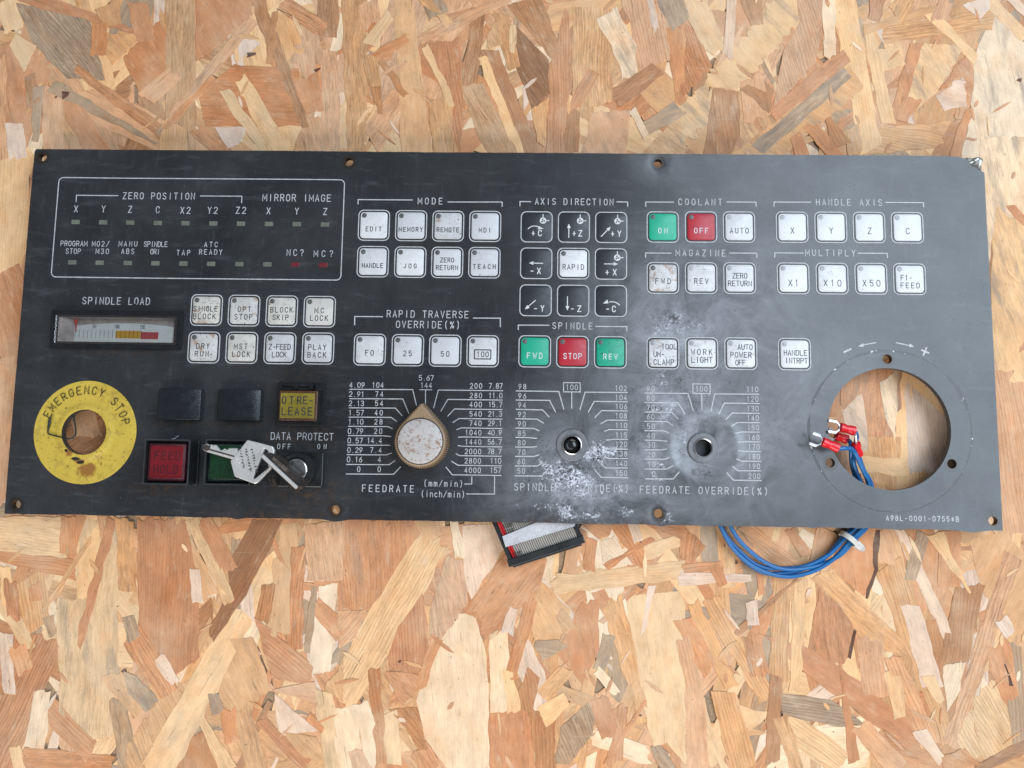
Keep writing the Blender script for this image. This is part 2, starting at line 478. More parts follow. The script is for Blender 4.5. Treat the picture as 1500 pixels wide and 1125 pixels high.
M['lens_green_edge'] = simple('dusty_green_lens_edge', (0.010, 0.026, 0.020), 0.4, grime=.4)
M['lens_yellow'] = simple('yellow_lens', (0.20, 0.155, 0.020), 0.25, grime=.3, gscale=500)
M['amber'] = simple('amber_lens_rim', (0.075, 0.036, 0.014), 0.25, grime=.4)
M['red_ink'] = simple('dark_red_engraving', (0.045, 0.005, 0.008), 0.4)
M['green_ink'] = simple('dark_green_engraving', (0.002, 0.020, 0.007), 0.4)
M['yellow'] = make_yellow()
M['glass'] = make_glass()
M['meter_card'] = simple('meter_scale_card', (0.88, 0.90, 0.85), 0.5, grime=.08)
M['meter_amber'] = simple('meter_amber_band', (0.80, 0.40, 0.012), 0.5, grime=.1)
M['meter_red'] = simple('meter_red_band', (0.60, 0.06, 0.07), 0.5, grime=.1)
M['needle'] = simple('red_needle', (0.75, 0.05, 0.04), 0.4, grime=.1)
M['meter_wall'] = simple('pinkish_meter_wall', (0.50, 0.42, 0.37), 0.3, grime=.5, gscale=300)
M['meter_dark'] = simple('brown_meter_bezel', (0.050, 0.032, 0.028), 0.3, grime=.5, gscale=300)
M['wire'] = simple('blue_wire_insulation', (0.006, 0.115, 0.32), 0.38, grime=.12)
M['wire_dark'] = simple('dark_wire_insulation', (0.012, 0.014, 0.022), 0.38, grime=.12)
M['sleeve'] = simple('red_terminal_sleeve', (0.66, 0.008, 0.016), 0.27, grime=.1)
M['tie'] = simple('milky_nylon', (0.52, 0.50, 0.45), 0.38, grime=.15)
M['ribbon'] = simple('grey_ribbon_jacket', (0.36, 0.33, 0.30), 0.5, grime=.2)
M['ribbon_red'] = simple('red_ribbon_edge', (0.55, 0.02, 0.03), 0.5, grime=.15)
M['ribbon_label'] = simple('white_cable_label', (0.46, 0.46, 0.48), 0.5, grime=.25)
M['washer'] = simple('grey_washer', (0.15, 0.155, 0.165), 0.38, grime=.35, gscale=600)
M['thread_steel'] = simple('dull_thread_steel', (0.22, 0.21, 0.20), 0.35, 0.8, grime=.3)
M['pcb'] = simple('dark_rear_box', (0.02, 0.021, 0.022), 0.5, grime=.4)
M['thread'] = simple('dark_thread', (0.012, 0.016, 0.013), 0.5)
M['core'] = simple('resin_dark_core', (0.30, 0.19, 0.11), 0.7, grime=.4)
M['wood'] = make_wood()

# ------------------------------------------------------------------ mesh builder
class MB:
    def __init__(self):
        self.v = []
        self.f = []

    def add(self, vs, fs):
        o = len(self.v)
        self.v += [tuple(x) for x in vs]
        self.f += [tuple(i + o for i in f) for f in fs]

    def box(self, x0, x1, y0, y1, z0, z1):
        self.add([(x0, y0, z0), (x1, y0, z0), (x1, y1, z0), (x0, y1, z0), (x0, y0, z1), (x1, y0, z1), (x1, y1, z1), (x0, y1, z1)],
                 [(3, 2, 1, 0), (4, 5, 6, 7), (0, 1, 5, 4), (1, 2, 6, 5), (2, 3, 7, 6), (3, 0, 4, 7)])

    def prism(self, pts, z0, z1, bev=0.0, bottom=True):
        """closed ccw outline extruded, with a chamfer on the top rim"""
        n = len(pts)
        vs = [(x, y, z0) for x, y in pts]
        rings = [vs]
        if bev > 0:
            rings.append([(x, y, z1 - bev) for x, y in pts])
            rings.append([(x, y, z1 - bev * .3) for x, y in inset(pts, bev * .3)])
            rings.append([(x, y, z1) for x, y in inset(pts, bev)])
        else:
            rings.append([(x, y, z1) for x, y in pts])
        allv = [q for r in rings for q in r]
        fs = []
        for k in range(len(rings) - 1):
            for i in range(n):
                j = (i + 1) % n
                fs.append((k * n + i, k * n + j, (k + 1) * n + j, (k + 1) * n + i))
        fs.append(tuple(range((len(rings) - 1) * n, len(rings) * n)))
        if bottom:
            fs.append(tuple(reversed(range(n))))
        self.add(allv, fs)

    def ringprism(self, outer, inner, z0, z1):
        n = len(outer)
        vs = [(x, y, z0) for x, y in outer] + [(x, y, z0) for x, y in inner] + [(x, y, z1) for x, y in outer] + [(x, y, z1) for x, y in inner]
        fs = []
        for i in range(n):
            j = (i + 1) % n
            fs += [(i, j, 2 * n + j, 2 * n + i), (n + j, n + i, 3 * n + i, 3 * n + j), (2 * n + i, 2 * n + j, 3 * n + j, 3 * n + i), (j, i, n + i, n + j)]
        self.add(vs, fs)

    def tube(self, path, r, n=10, caps=True, flat=1.0):
        path = [Vector(p) for p in path]
        rs = r if isinstance(r, (list, tuple)) else [r] * len(path)
        up = Vector((0, 0, 1))
        vs = []
        prev = None
        for i, p in enumerate(path):
            a = path[max(0, i - 1)]
            b = path[min(len(path) - 1, i + 1)]
            t = (b - a).normalized()
            if prev is None:
                s = t.cross(up)
                if s.length < 1e-4:
                    s = t.cross(Vector((0, 1, 0)))
            else:
                s = prev - t * prev.dot(t)
            s.normalize()
            prev = s
            u = s.cross(t).normalized()
            for k in range(n):
                a_ = 2 * PI * k / n
                vs.append(p + s * (math.cos(a_) * rs[i]) + u * (math.sin(a_) * rs[i] * flat))
        fs = []
        for i in range(len(path) - 1):
            for k in range(n):
                k2 = (k + 1) % n
                fs.append((i * n + k, (i + 1) * n + k, (i + 1) * n + k2, i * n + k2))
        if caps:
            fs.append(tuple(range(n)))
            fs.append(tuple(reversed(range((len(path) - 1) * n, len(path) * n))))
        self.add(vs, fs)

    def lathe(self, prof, n=48, cx=0, cy=0):
        """prof: list of (r, z) from outside bottom to inside"""
        vs = []
        for (r, z) in prof:
            for k in range(n):
                a = 2 * PI * k / n
                vs.append((cx + r * math.cos(a), cy + r * math.sin(a), z))
        fs = []
        for i in range(len(prof) - 1):
            for k in range(n):
                k2 = (k + 1) % n
                fs.append((i * n + k, i * n + k2, (i + 1) * n + k2, (i + 1) * n + k))
        self.add(vs, fs)

    def stroke(self, pts, wd, z=0.0, closed=False, cap=True):
        pts = [Vector((p[0], p[1])) for p in pts]
        q = [pts[0]]
        for p in pts[1:]:
            if (p - q[-1]).length > 1e-6:
                q.append(p)
        if closed and (q[0] - q[-1]).length < 1e-6:
            q.pop()
        pts = q
        n = len(pts)
        if n < 2:
            return
        h = wd / 2
        L, Rr = [], []
        for i in range(n):
            if closed:
                a, b = pts[i - 1], pts[(i + 1) % n]
            else:
                a, b = pts[max(0, i - 1)], pts[min(n - 1, i + 1)]
            d1 = (pts[i] - a) if (closed or i > 0) else (b - pts[i])
            d2 = (b - pts[i]) if (closed or i < n - 1) else (pts[i] - a)
            d1 = d1.normalized()
            d2 = d2.normalized()
            n1 = Vector((-d1.y, d1.x))
            n2 = Vector((-d2.y, d2.x))
            m = (n1 + n2)
            if m.length < 1e-3:
                m = n1
            m.normalize()
            k = min(2.2, 1.0 / max(0.3, m.dot(n1)))
            L.append(pts[i] + m * h * k)
            Rr.append(pts[i] - m * h * k)
        vs = [(p.x, p.y, z) for p in L] + [(p.x, p.y, z) for p in Rr]
        fs = []
        rng = range(n) if closed else range(n - 1)
        for i in rng:
            j = (i + 1) % n
            fs.append((n + i, n + j, j, i))
        if cap and not closed:
            d0 = (pts[0] - pts[1]).normalized()
            e0 = len(vs)
            m0 = (L[0] - Rr[0]) * .3
            vs += [tuple(L[0] - m0 + d0 * h) + (z,), tuple(Rr[0] + m0 + d0 * h) + (z,)]
            fs.append((0, e0, e0 + 1, n))
            d1 = (pts[-1] - pts[-2]).normalized()
            e1 = len(vs)
            m1 = (L[-1] - Rr[-1]) * .3
            vs += [tuple(Rr[-1] + m1 + d1 * h) + (z,), tuple(L[-1] - m1 + d1 * h) + (z,)]
            fs.append((2 * n - 1, e1, e1 + 1, n - 1))
        self.add(vs, fs)


def inset(pts, d):
    n = len(pts)
    out = []
    for i in range(n):
        a, p, b = Vector(pts[i - 1]), Vector(pts[i]), Vector(pts[(i + 1) % n])
        d1 = (p - a).normalized()
        d2 = (b - p).normalized()
        m = Vector((-(d1.y + d2.y), d1.x + d2.x))
        if m.length < 1e-4:
            m = Vector((-d1.y, d1.x))
        m.normalize()
        k = min(1.8, 1.0 / max(0.35, m.dot(Vector((-d1.y, d1.x)))))
        out.append((p.x + m.x * d * k, p.y + m.y * d * k))
    return out


def rrect(w_, h_, r, n=5, cx=0, cy=0):
    out = []
    for (sx, sy, a0) in ((1, -1, -90), (1, 1, 0), (-1, 1, 90), (-1, -1, 180)):
        for k in range(n + 1):
            a = R(a0 + 90 * k / n)
            out.append((cx + sx * (w_ / 2 - r) + r * math.cos(a), cy + sy * (h_ / 2 - r) + r * math.sin(a)))
    return out


def circ(r, n=32, cx=0, cy=0):
    return [(cx + r * math.cos(2 * PI * k / n), cy + r * math.sin(2 * PI * k / n)) for k in range(n)]


def to_mesh(name, mb, mat, smooth=None):
    me = bpy.data.meshes.new(name)
    me.from_pydata(mb.v, [], mb.f)
    me.materials.append(mat)
    if smooth:
        for p in me.polygons:
            p.use_smooth = True
        me.set_sharp_from_angle(angle=R(smooth))
    me.update()
    return me


def link(name, me, parent=None, loc=(0, 0, 0)):
    """loc is in world coordinates; parents are never rotated when children are added"""
    o = bpy.data.objects.new(name, me)
    COL.objects.link(o)
    loc = Vector(loc)
    if parent is not None:
        o.parent = parent
        base = Vector((0, 0, 0))
        q = parent
        while q is not None:
            base += q.location
            q = q.parent
        o.location = loc - base
    else:
        o.location = loc
    return o


def part(name, mb, mat, parent=None, loc=(0, 0, 0), smooth=None, label=None):
    o = link(name, to_mesh(name, mb, mat, smooth), parent, loc)
    if label:
        o['label'] = label
    return o


def tag(o, label, cat, group=None):
    o['label'] = label
    o['category'] = cat
    if group:
        o['group'] = group
    return o


# ------------------------------------------------------------------ stroke lettering
def arc(cx, cy, rx, ry, a0, a1, n=7):
    return [(cx + rx * math.cos(R(a0 + (a1 - a0) * k / n)), cy + ry * math.sin(R(a0 + (a1 - a0) * k / n))) for k in range(n + 1)]


OO = arc(.5, .66, .5, .34, 0, 180) + arc(.5, .34, .5, .34, 180, 360) + [(1.0, .66)]
G = {
    'A': [[(0, 0), (.5, 1), (1, 0)], [(.17, .32), (.83, .32)]],
    'B': [[(0, 0), (0, 1), (.55, 1)] + arc(.58, .77, .36, .23, 90, -90, 6) + [(0, .54)], [(.55, .54)] + arc(.6, .27, .4, .27, 90, -90, 6) + [(0, 0)]],
    'C': [arc(.5, .68, .5, .32, 12, 180) + arc(.5, .32, .5, .32, 180, 348)],
    'D': [[(0, 0), (0, 1), (.4, 1)] + arc(.45, .62, .55, .38, 90, 0, 5) + arc(.45, .38, .55, .38, 0, -90, 5) + [(0, 0)]],
    'E': [[(1, 1), (0, 1), (0, 0), (1, 0)], [(0, .52), (.8, .52)]],
    'F': [[(1, 1), (0, 1), (0, 0)], [(0, .52), (.8, .52)]],
    'G': [arc(.5, .68, .5, .32, 15, 180) + arc(.5, .32, .5, .32, 180, 360) + [(1, .46), (.6, .46)]],
    'H': [[(0, 0), (0, 1)], [(1, 0), (1, 1)], [(0, .52), (1, .52)]],
    'I': [[(.5, 0), (.5, 1)]],
    'J': [[(.9, 1), (.9, .3)] + arc(.48, .3, .42, .3, 0, -165, 7)],
    'K': [[(0, 0), (0, 1)], [(.95, 1), (0, .4)], [(.33, .6), (1, 0)]],
    'L': [[(0, 1), (0, 0), (.95, 0)]],
    'M': [[(0, 0), (0, 1), (.5, .28), (1, 1), (1, 0)]],
    'N': [[(0, 0), (0, 1), (1, 0), (1, 1)]],
    'O': [OO],
    'P': [[(0, 0), (0, 1), (.6, 1)] + arc(.62, .74, .38, .26, 90, -90, 6) + [(0, .48)]],
    'R': [[(0, 0), (0, 1), (.6, 1)] + arc(.62, .75, .36, .25, 90, -90, 6) + [(0, .5)], [(.55, .5), (1, 0)]],
    'S': [arc(.5, .76, .47, .24, 20, 180, 6) + [(.06, .66), (.3, .56), (.7, .46), (.96, .34)] + arc(.5, .25, .47, .25, 0, -165, 6)],
    'T': [[(0, 1), (1, 1)], [(.5, 1), (.5, 0)]],
    'U': [[(0, 1), (0, .34)] + arc(.5, .34, .5, .34, 180, 360) + [(1, 1)]],
    'V': [[(0, 1), (.5, 0), (1, 1)]],
    'W': [[(0, 1), (.22, 0), (.5, .72), (.78, 0), (1, 1)]],
    'X': [[(0, 0), (1, 1)], [(0, 1), (1, 0)]],
    'Y': [[(0, 1), (.5, .48), (1, 1)], [(.5, .48), (.5, 0)]],
    'Z': [[(0, 1), (1, 1), (0, 0), (1, 0)]],
    '0': [OO],
    '1': [[(.25, .8), (.55, 1), (.55, 0)]],
    '2': [arc(.5, .7, .48, .3, 165, -20, 7) + [(0, 0), (1, 0)]],
    '3': [[(.02, .9)] + arc(.5, .76, .45, .24, 120, -80, 6) + [(.35, .53)], [(.5, .53)] + arc(.5, .265, .5, .265, 80, -160, 8)],
    '4': [[(.72, 0), (.72, 1), (0, .28), (1, .28)]],
    '5': [[(.92, 1), (.12, 1), (.05, .55)] + arc(.5, .32, .5, .32, 135, -150, 9)],
    '6': [[(.8, 1), (.08, .45)] + arc(.5, .3, .48, .3, 165, -195, 14)],
    '7': [[(0, 1), (1, 1), (.35, 0)]],
    '8': [arc(.5, .76, .42, .24, -90, 270, 12), arc(.5, .26, .5, .26, 90, 450, 12)],
    '9': [[(.2, 0), (.92, .55)] + arc(.5, .7, .48, .3, -15, 345, 14)],
    '(': [[(.7, 1.1), (.4, .8), (.4, .2), (.7, -.1)]],
    ')': [[(.3, 1.1), (.6, .8), (.6, .2), (.3, -.1)]],
    '%': [[(.05, -.02), (.95, 1.02)], arc(.18, .8, .17, .17, 0, 360, 8), arc(.82, .2, .17, .17, 0, 360, 8)],
    '/': [[(0, -.05), (1, 1.05)]],
    '-': [[(.15, .45), (.85, .45)]],
    '+': [[(.1, .45), (.9, .45)], [(.5, .12), (.5, .78)]],
    '?': [arc(.5, .74, .45, .26, 165, -30, 7) + [(.5, .42), (.5, .25)], [(.5, .05), (.5, 0)]],
    '.': [[(.46, .0), (.54, .0)]],
    '#': [[(.1, .3), (.9, .3)], [(.1, .65), (.9, .65)], [(.3, .1), (.3, .85)], [(.7, .1), (.7, .85)]],
    'm': [[(0, 0), (0, .7)], [(0, .5)] + arc(.25, .5, .25, .2, 180, 0, 5) + [(.5, 0)], [(.5, .5)] + arc(.75, .5, .25, .2, 180, 0, 5) + [(1, 0)]],
    'i': [[(.5, 0), (.5, .7)], [(.5, .92), (.5, .98)]],
    'n': [[(.1, 0), (.1, .7)], [(.1, .45)] + arc(.5, .45, .4, .25, 180, 0, 6) + [(.9, 0)]],
    'c': [arc(.5, .42, .42, .28, 30, 180, 5) + arc(.5, .28, .42, .28, 180, 330, 5)],
    'h': [[(.1, 0), (.1, 1)], [(.1, .45)] + arc(.5, .45, .4, .25, 180, 0, 6) + [(.9, 0)]],
}


def text_mb(mb, s, cx, cy, width, cap, sw, z, xf=None, slim=0.52, dentf=None):
    """centred string; glyph advance is set so that the string fills the width"""
    n = len(s)
    gw = cap * slim
    adv = (width - gw) / (n - 1) if n > 1 else 0
    if n > 1 and gw > adv * .74:
        gw = (width / (n - 1)) / (1 / .72 + 1 / (n - 1))
        adv = (width - gw) / (n - 1)
    x = cx - width / 2 if n > 1 else cx - gw / 2
    k = 0
    for ch in s:
        g_ = gw
        ox = 0
        if ch == '.':
            g_ = gw
        for st in G.get(ch, []):
            wf = 1.22 if ch in 'WM' else 1.0
            pts = [(x + g_ / 2 + (p[0] - .5) * g_ * wf, cy - cap / 2 + p[1] * cap) for p in st]
            if xf:
                pts = [xf(p) for p in pts]
            closed = len(st) > 4 and abs(st[0][0] - st[-1][0]) < 1e-6 and abs(st[0][1] - st[-1][1]) < 1e-6
            mb.stroke(pts, sw, z + (k % 3) * 0.000006, closed=closed)
            k += 1
        x += adv


# ------------------------------------------------------------------ dents of the plate
DC = P(1030, 656)
DS = P(838, 652)
DE = P(125, 633)
SCREWS = [(62, 230), (511, 237), (964, 239), (1428, 238.5), (23, 739), (491, 747), (965, 752.5), (1455, 763)]
FLANGE = [(1300, 526), (1216, 678), (1394.5, 679.5)]
SCR = [P(*s) for s in SCREWS]
WHEEL = P(1303, 628)


def sstep(a, b, x):
    t = min(1, max(0, (x - a) / (b - a)))
    return t * t * (3 - 2 * t)


def dent(x, y):
    z = 0.0
    r = math.hypot(x - DC.x, y - DC.y)
    if r < 0.03:
        z -= 0.0008 * (1 - sstep(0.0058, 0.0145, r))
        z += 0.0004 * math.exp(-((r - 0.0158) / 0.0025) ** 2)
    dx, dy = x - (DC.x + 0.0165), y - (DC.y - 0.0038)
    z += 0.0006 * math.exp(-(dx / 0.0065) ** 2 - ((dy - dx * .12) / 0.0016) ** 2)
    r = math.hypot(x - DS.x, y - DS.y)
    if r < 0.03:
        z -= 0.0003 * (1 - sstep(0.008, 0.014, r))
    for i, s in enumerate(SCR):
        r = math.hypot(x - s.x, y - s.y)
        if r < 0.02:
            z -= (0.00028 if i in (2, 6, 4) else 0.00014) * (1 - sstep(0.0024, 0.0060, r))
    r = math.hypot(x - DE.x, y - DE.y)
    if r < 0.02:
        z += 0.0009 * (1 - sstep(0.0118, 0.0142, r))
    z += 0.00045 * noise.noise(Vector((x * 14, y * 14, 3.1)))
    return z


def drape(mb, lift=0.0):
    mb.v = [(x, y, z + dent(x, y) + lift) for (x, y, z) in mb.v]


def subdiv_line(pts, step=0.003):
    out = [pts[0]]
    for a, b in zip(pts, pts[1:]):
        a_, b_ = Vector(a), Vector(b)
        n = max(1, int((b_ - a_).length / step))
        for k in range(1, n + 1):
            q = a_.lerp(b_, k / n)
            out.append((q.x, q.y))
    return out


# ------------------------------------------------------------------ the strand board
C_ = {'t': (204, 163, 122), 'c': (232, 200, 158), 'w': (242, 222, 194), 'o': (203, 148, 108), 'b': (176, 130, 94), 'g': (172, 152, 130),
      'p': (214, 172, 138), 'y': (216, 174, 130), 'd': (142, 102, 74), 'r': (194, 138, 100), 'k': (98, 64, 48)}
# strips measured on the board: tile offset, then (x1, y1, x2, y2, w1, w2, kind) in thirds of a photo pixel
S = {
 (0, 0): [(1085,240,1122,238,20,14,'k'),(272,416,302,414,30,20,'k'),(1382,312,1408,300,16,8,'k'),(240,424,250,424,10,8,'k'),(790,-30,795,660,130,135,'t'),(600,10,640,180,90,80,'o'),(440,100,430,240,60,70,'o'),(300,440,430,670,90,100,'o'),(230,380,230,670,90,100,'p'),
   (90,-30,620,150,70,20,'r2'),(20,190,80,560,50,110,'r'),(330,300,830,670,38,60,'o'),(225,375,690,630,60,12,'g'),(720,560,940,340,25,30,'o'),
   (690,585,1115,80,30,60,'p3'),(1120,-20,1345,560,70,34,'b'),(1230,10,1410,125,75,80,'o1'),(985,395,1170,670,45,50,'c'),(1055,340,1235,670,60,90,'c'),
   (1445,220,1455,670,70,80,'p'),(1440,-20,1440,160,90,90,'b'),(640,430,770,320,80,70,'p'),(60,540,80,700,80,80,'w'),(8,240,12,700,34,36,'p'),(170,380,150,620,44,30,'g'),
   (1210,50,1180,280,28,34,'b'),(1235,50,1300,240,90,90,'y'),(860,560,990,680,60,70,'o'),(765,545,760,680,110,120,'y'),(1330,180,1360,330,90,60,'p'),(1340,330,1385,490,110,80,'o'),
   (20,0,60,130,80,90,'c'),(470,20,500,110,110,80,'t'),(130,330,150,460,50,60,'b')],
 (500, 0): [(55,-20,70,700,110,86,'t'),(270,-20,335,700,80,140,'y'),(340,175,730,-10,46,46,'p'),(368,200,490,470,36,30,'c'),(605,40,560,370,60,74,'b1'),(565,370,720,700,110,120,'t'),
   (620,250,790,690,40,50,'c'),(650,220,830,690,70,100,'b'),(800,0,950,250,150,50,'b'),(1100,30,1105,470,170,170,'y1'),(1350,-20,1388,140,26,34,'w'),(1440,-20,1490,110,110,110,'g'),
   (1195,440,1390,300,90,70,'b2'),(1010,490,1110,310,50,62,'o'),(1335,565,1490,475,60,80,'g'),(118,195,215,60,46,54,'c'),(150,250,290,165,44,44,'o'),(160,245,285,420,26,30,'b'),
   (150,380,170,500,50,20,'b'),(130,620,260,420,110,100,'p'),(400,0,430,70,90,90,'g'),(350,-20,480,110,30,34,'y'),(1020,490,1010,670,60,60,'b'),(750,110,750,230,30,24,'c'),
   (120,0,130,110,90,80,'p'),(1280,480,1340,600,34,30,'w'),(430,440,460,680,100,110,'t'),(700,60,760,300,70,60,'t'),(120,240,150,380,70,60,'t1')],
 (1000, 0): [(1470,352,1488,356,14,12,'k'),(220,-10,200,250,40,44,'w'),(40,0,150,220,110,90,'c'),(640,-20,650,240,60,50,'w'),(700,-30,830,660,110,95,'c'),(815,130,905,540,50,64,'c'),(795,130,1140,30,44,18,'y'),
   (880,150,1370,80,80,90,'y1'),(1075,45,1290,260,40,44,'c'),(1325,-20,1510,160,56,60,'c'),(1430,-20,1520,60,40,44,'w'),(395,505,725,240,66,66,'o'),(495,590,530,700,60,60,'o'),
   (560,550,690,700,60,60,'o'),(860,-10,840,90,60,50,'r'),(990,-10,940,70,70,90,'y'),(1190,700,1260,480,40,36,'o'),(330,660,720,315,70,66,'g'),(300,0,330,110,90,60,'b'),
   (1290,0,1330,60,120,60,'w'),(1160,0,1130,90,60,90,'p'),(640,520,700,640,30,90,'b'),(740,560,760,680,70,60,'y'),(1010,430,960,530,90,60,'o'),(300,340,330,520,100,120,'p'),(900,210,930,300,90,110,'c')],
 (0, 750): [(300,20,302,195,74,70,'o'),(545,30,560,350,80,80,'t'),(845,30,1010,400,60,50,'c'),(890,30,1010,260,70,80,'o'),(130,280,170,510,140,110,'y1'),(0,380,130,600,64,60,'c'),
   (20,530,40,800,70,54,'w'),(390,130,185,440,26,26,'y'),(510,820,570,1140,60,110,'g'),(580,540,740,800,110,90,'o1'),(1310,150,1290,610,60,76,'r1'),(1240,220,1230,540,80,80,'y'),
   (1440,320,1400,710,80,100,'w'),(1380,400,1510,540,70,90,'o'),(1420,780,1465,1140,80,80,'c'),(1145,915,1350,1120,46,60,'r'),(1060,870,1130,1140,90,90,'y'),
   (200,850,400,1060,90,100,'o1'),(185,790,150,1045,70,90,'w'),(90,1070,490,1110,80,70,'r'),(1350,900,1420,960,30,30,'o'),(490,30,298,755,44,30,'r'),(1290,20,690,1140,94,140,'c'),
   (875,890,1010,1140,34,70,'c'),(40,300,60,470,60,50,'r'),(150,320,160,390,60,60,'o'),(210,460,230,540,50,40,'g'),(560,460,590,560,50,60,'g'),(1180,320,1150,480,60,60,'b'),(20,240,40,420,50,60,'c'),
   (1380,330,1350,620,30,30,'g'),(850,250,870,400,40,50,'w'),(940,800,960,880,50,50,'g'),(700,640,770,750,50,50,'w'),(1000,860,1020,1010,70,60,'o'),(70,590,110,700,90,80,'p'),(60,1030,90,1140,50,50,'c')],
 (500, 750): [(250,658,262,658,9,8,'k'),(1306,892,1314,900,9,9,'k'),(370,30,400,120,100,90,'y'),(495,40,525,200,36,44,'w'),(690,530,700,880,80,94,'w'),(760,420,725,540,40,54,'w'),(862,320,740,730,60,52,'o'),(930,320,1520,255,86,80,'c'),
   (1100,120,1090,260,50,50,'o'),(1215,40,1340,230,74,66,'o1'),(1275,40,1310,130,46,40,'w'),(1190,390,1320,870,100,56,'y'),(1110,990,1350,1070,70,90,'w'),(1335,825,1160,1110,20,26,'o'),
   (0,860,50,1140,110,110,'w'),(80,840,160,1110,80,80,'w'),(140,690,180,1110,50,56,'b1'),(215,880,230,1110,60,70,'c'),(880,810,990,690,70,70,'y'),(1120,690,1210,800,40,40,'w'),
   (1330,180,1500,120,60,60,'c'),(1380,1030,1450,1140,44,60,'g3'),(1130,820,1190,980,80,100,'r'),(1230,860,1200,1100,60,60,'o1'),(730,700,760,880,50,60,'c'),(960,440,1010,520,50,60,'t'),(1160,240,1370,120,26,24,'r'),
   (1030,130,1000,270,60,60,'p'),(420,550,350,760,60,40,'o'),(340,1040,400,1140,90,90,'o'),(60,1050,90,1140,60,90,'p'),(1180,540,1130,700,60,60,'g'),(880,900,990,820,90,60,'c')],
 (1000, 750): [(0,250,160,235,36,40,'o'),(-20,290,300,292,60,36,'w'),(235,75,500,270,120,110,'p1'),(470,70,540,190,50,40,'o'),(340,200,352,365,34,30,'o'),(905,230,1170,1010,130,60,'y1'),
   (925,640,1090,1030,70,90,'p1'),(1110,95,1262,358,70,4,'c'),(1455,190,1180,1030,84,70,'p1'),(120,380,370,820,86,80,'y1'),(45,400,215,770,60,60,'y'),(0,470,120,700,80,80,'o'),
   (505,295,235,535,14,28,'b'),(440,290,420,730,80,84,'y1'),(520,300,490,790,60,50,'c'),(412,715,395,1100,56,66,'b2'),(690,660,755,1100,10,50,'r'),(1450,580,1485,1030,70,80,'g1'),
   (180,790,270,1140,110,120,'y1'),(20,640,60,1140,120,120,'p'),(430,900,510,1140,60,60,'y'),(1290,1135,1510,1030,50,56,'b'),(450,920,700,1110,120,120,'c1'),(780,940,950,1130,90,90,'p'),
   (1000,410,1100,770,80,90,'w'),(820,560,850,810,110,110,'p'),(856,78,850,260,14,18,'k'),(852,250,808,378,18,16,'k'),(758,520,733,642,16,16,'k'),(1415,670,1447,765,6,12,'k'),
   (1180,80,1170,330,90,100,'o'),(640,80,600,240,90,100,'p'),(870,80,900,230,80,80,'p'),(300,390,310,500,50,60,'w'),(1400,470,1440,540,70,50,'w'),(300,540,340,720,90,80,'o'),(920,700,960,900,80,60,'c'),
   (1060,90,1000,300,70,50,'g'),(0,560,40,760,60,60,'p1'),(130,230,180,320,50,40,'o'),(1080,720,1130,830,50,40,'c'),(1040,960,1140,1100,60,50,'w')],
}
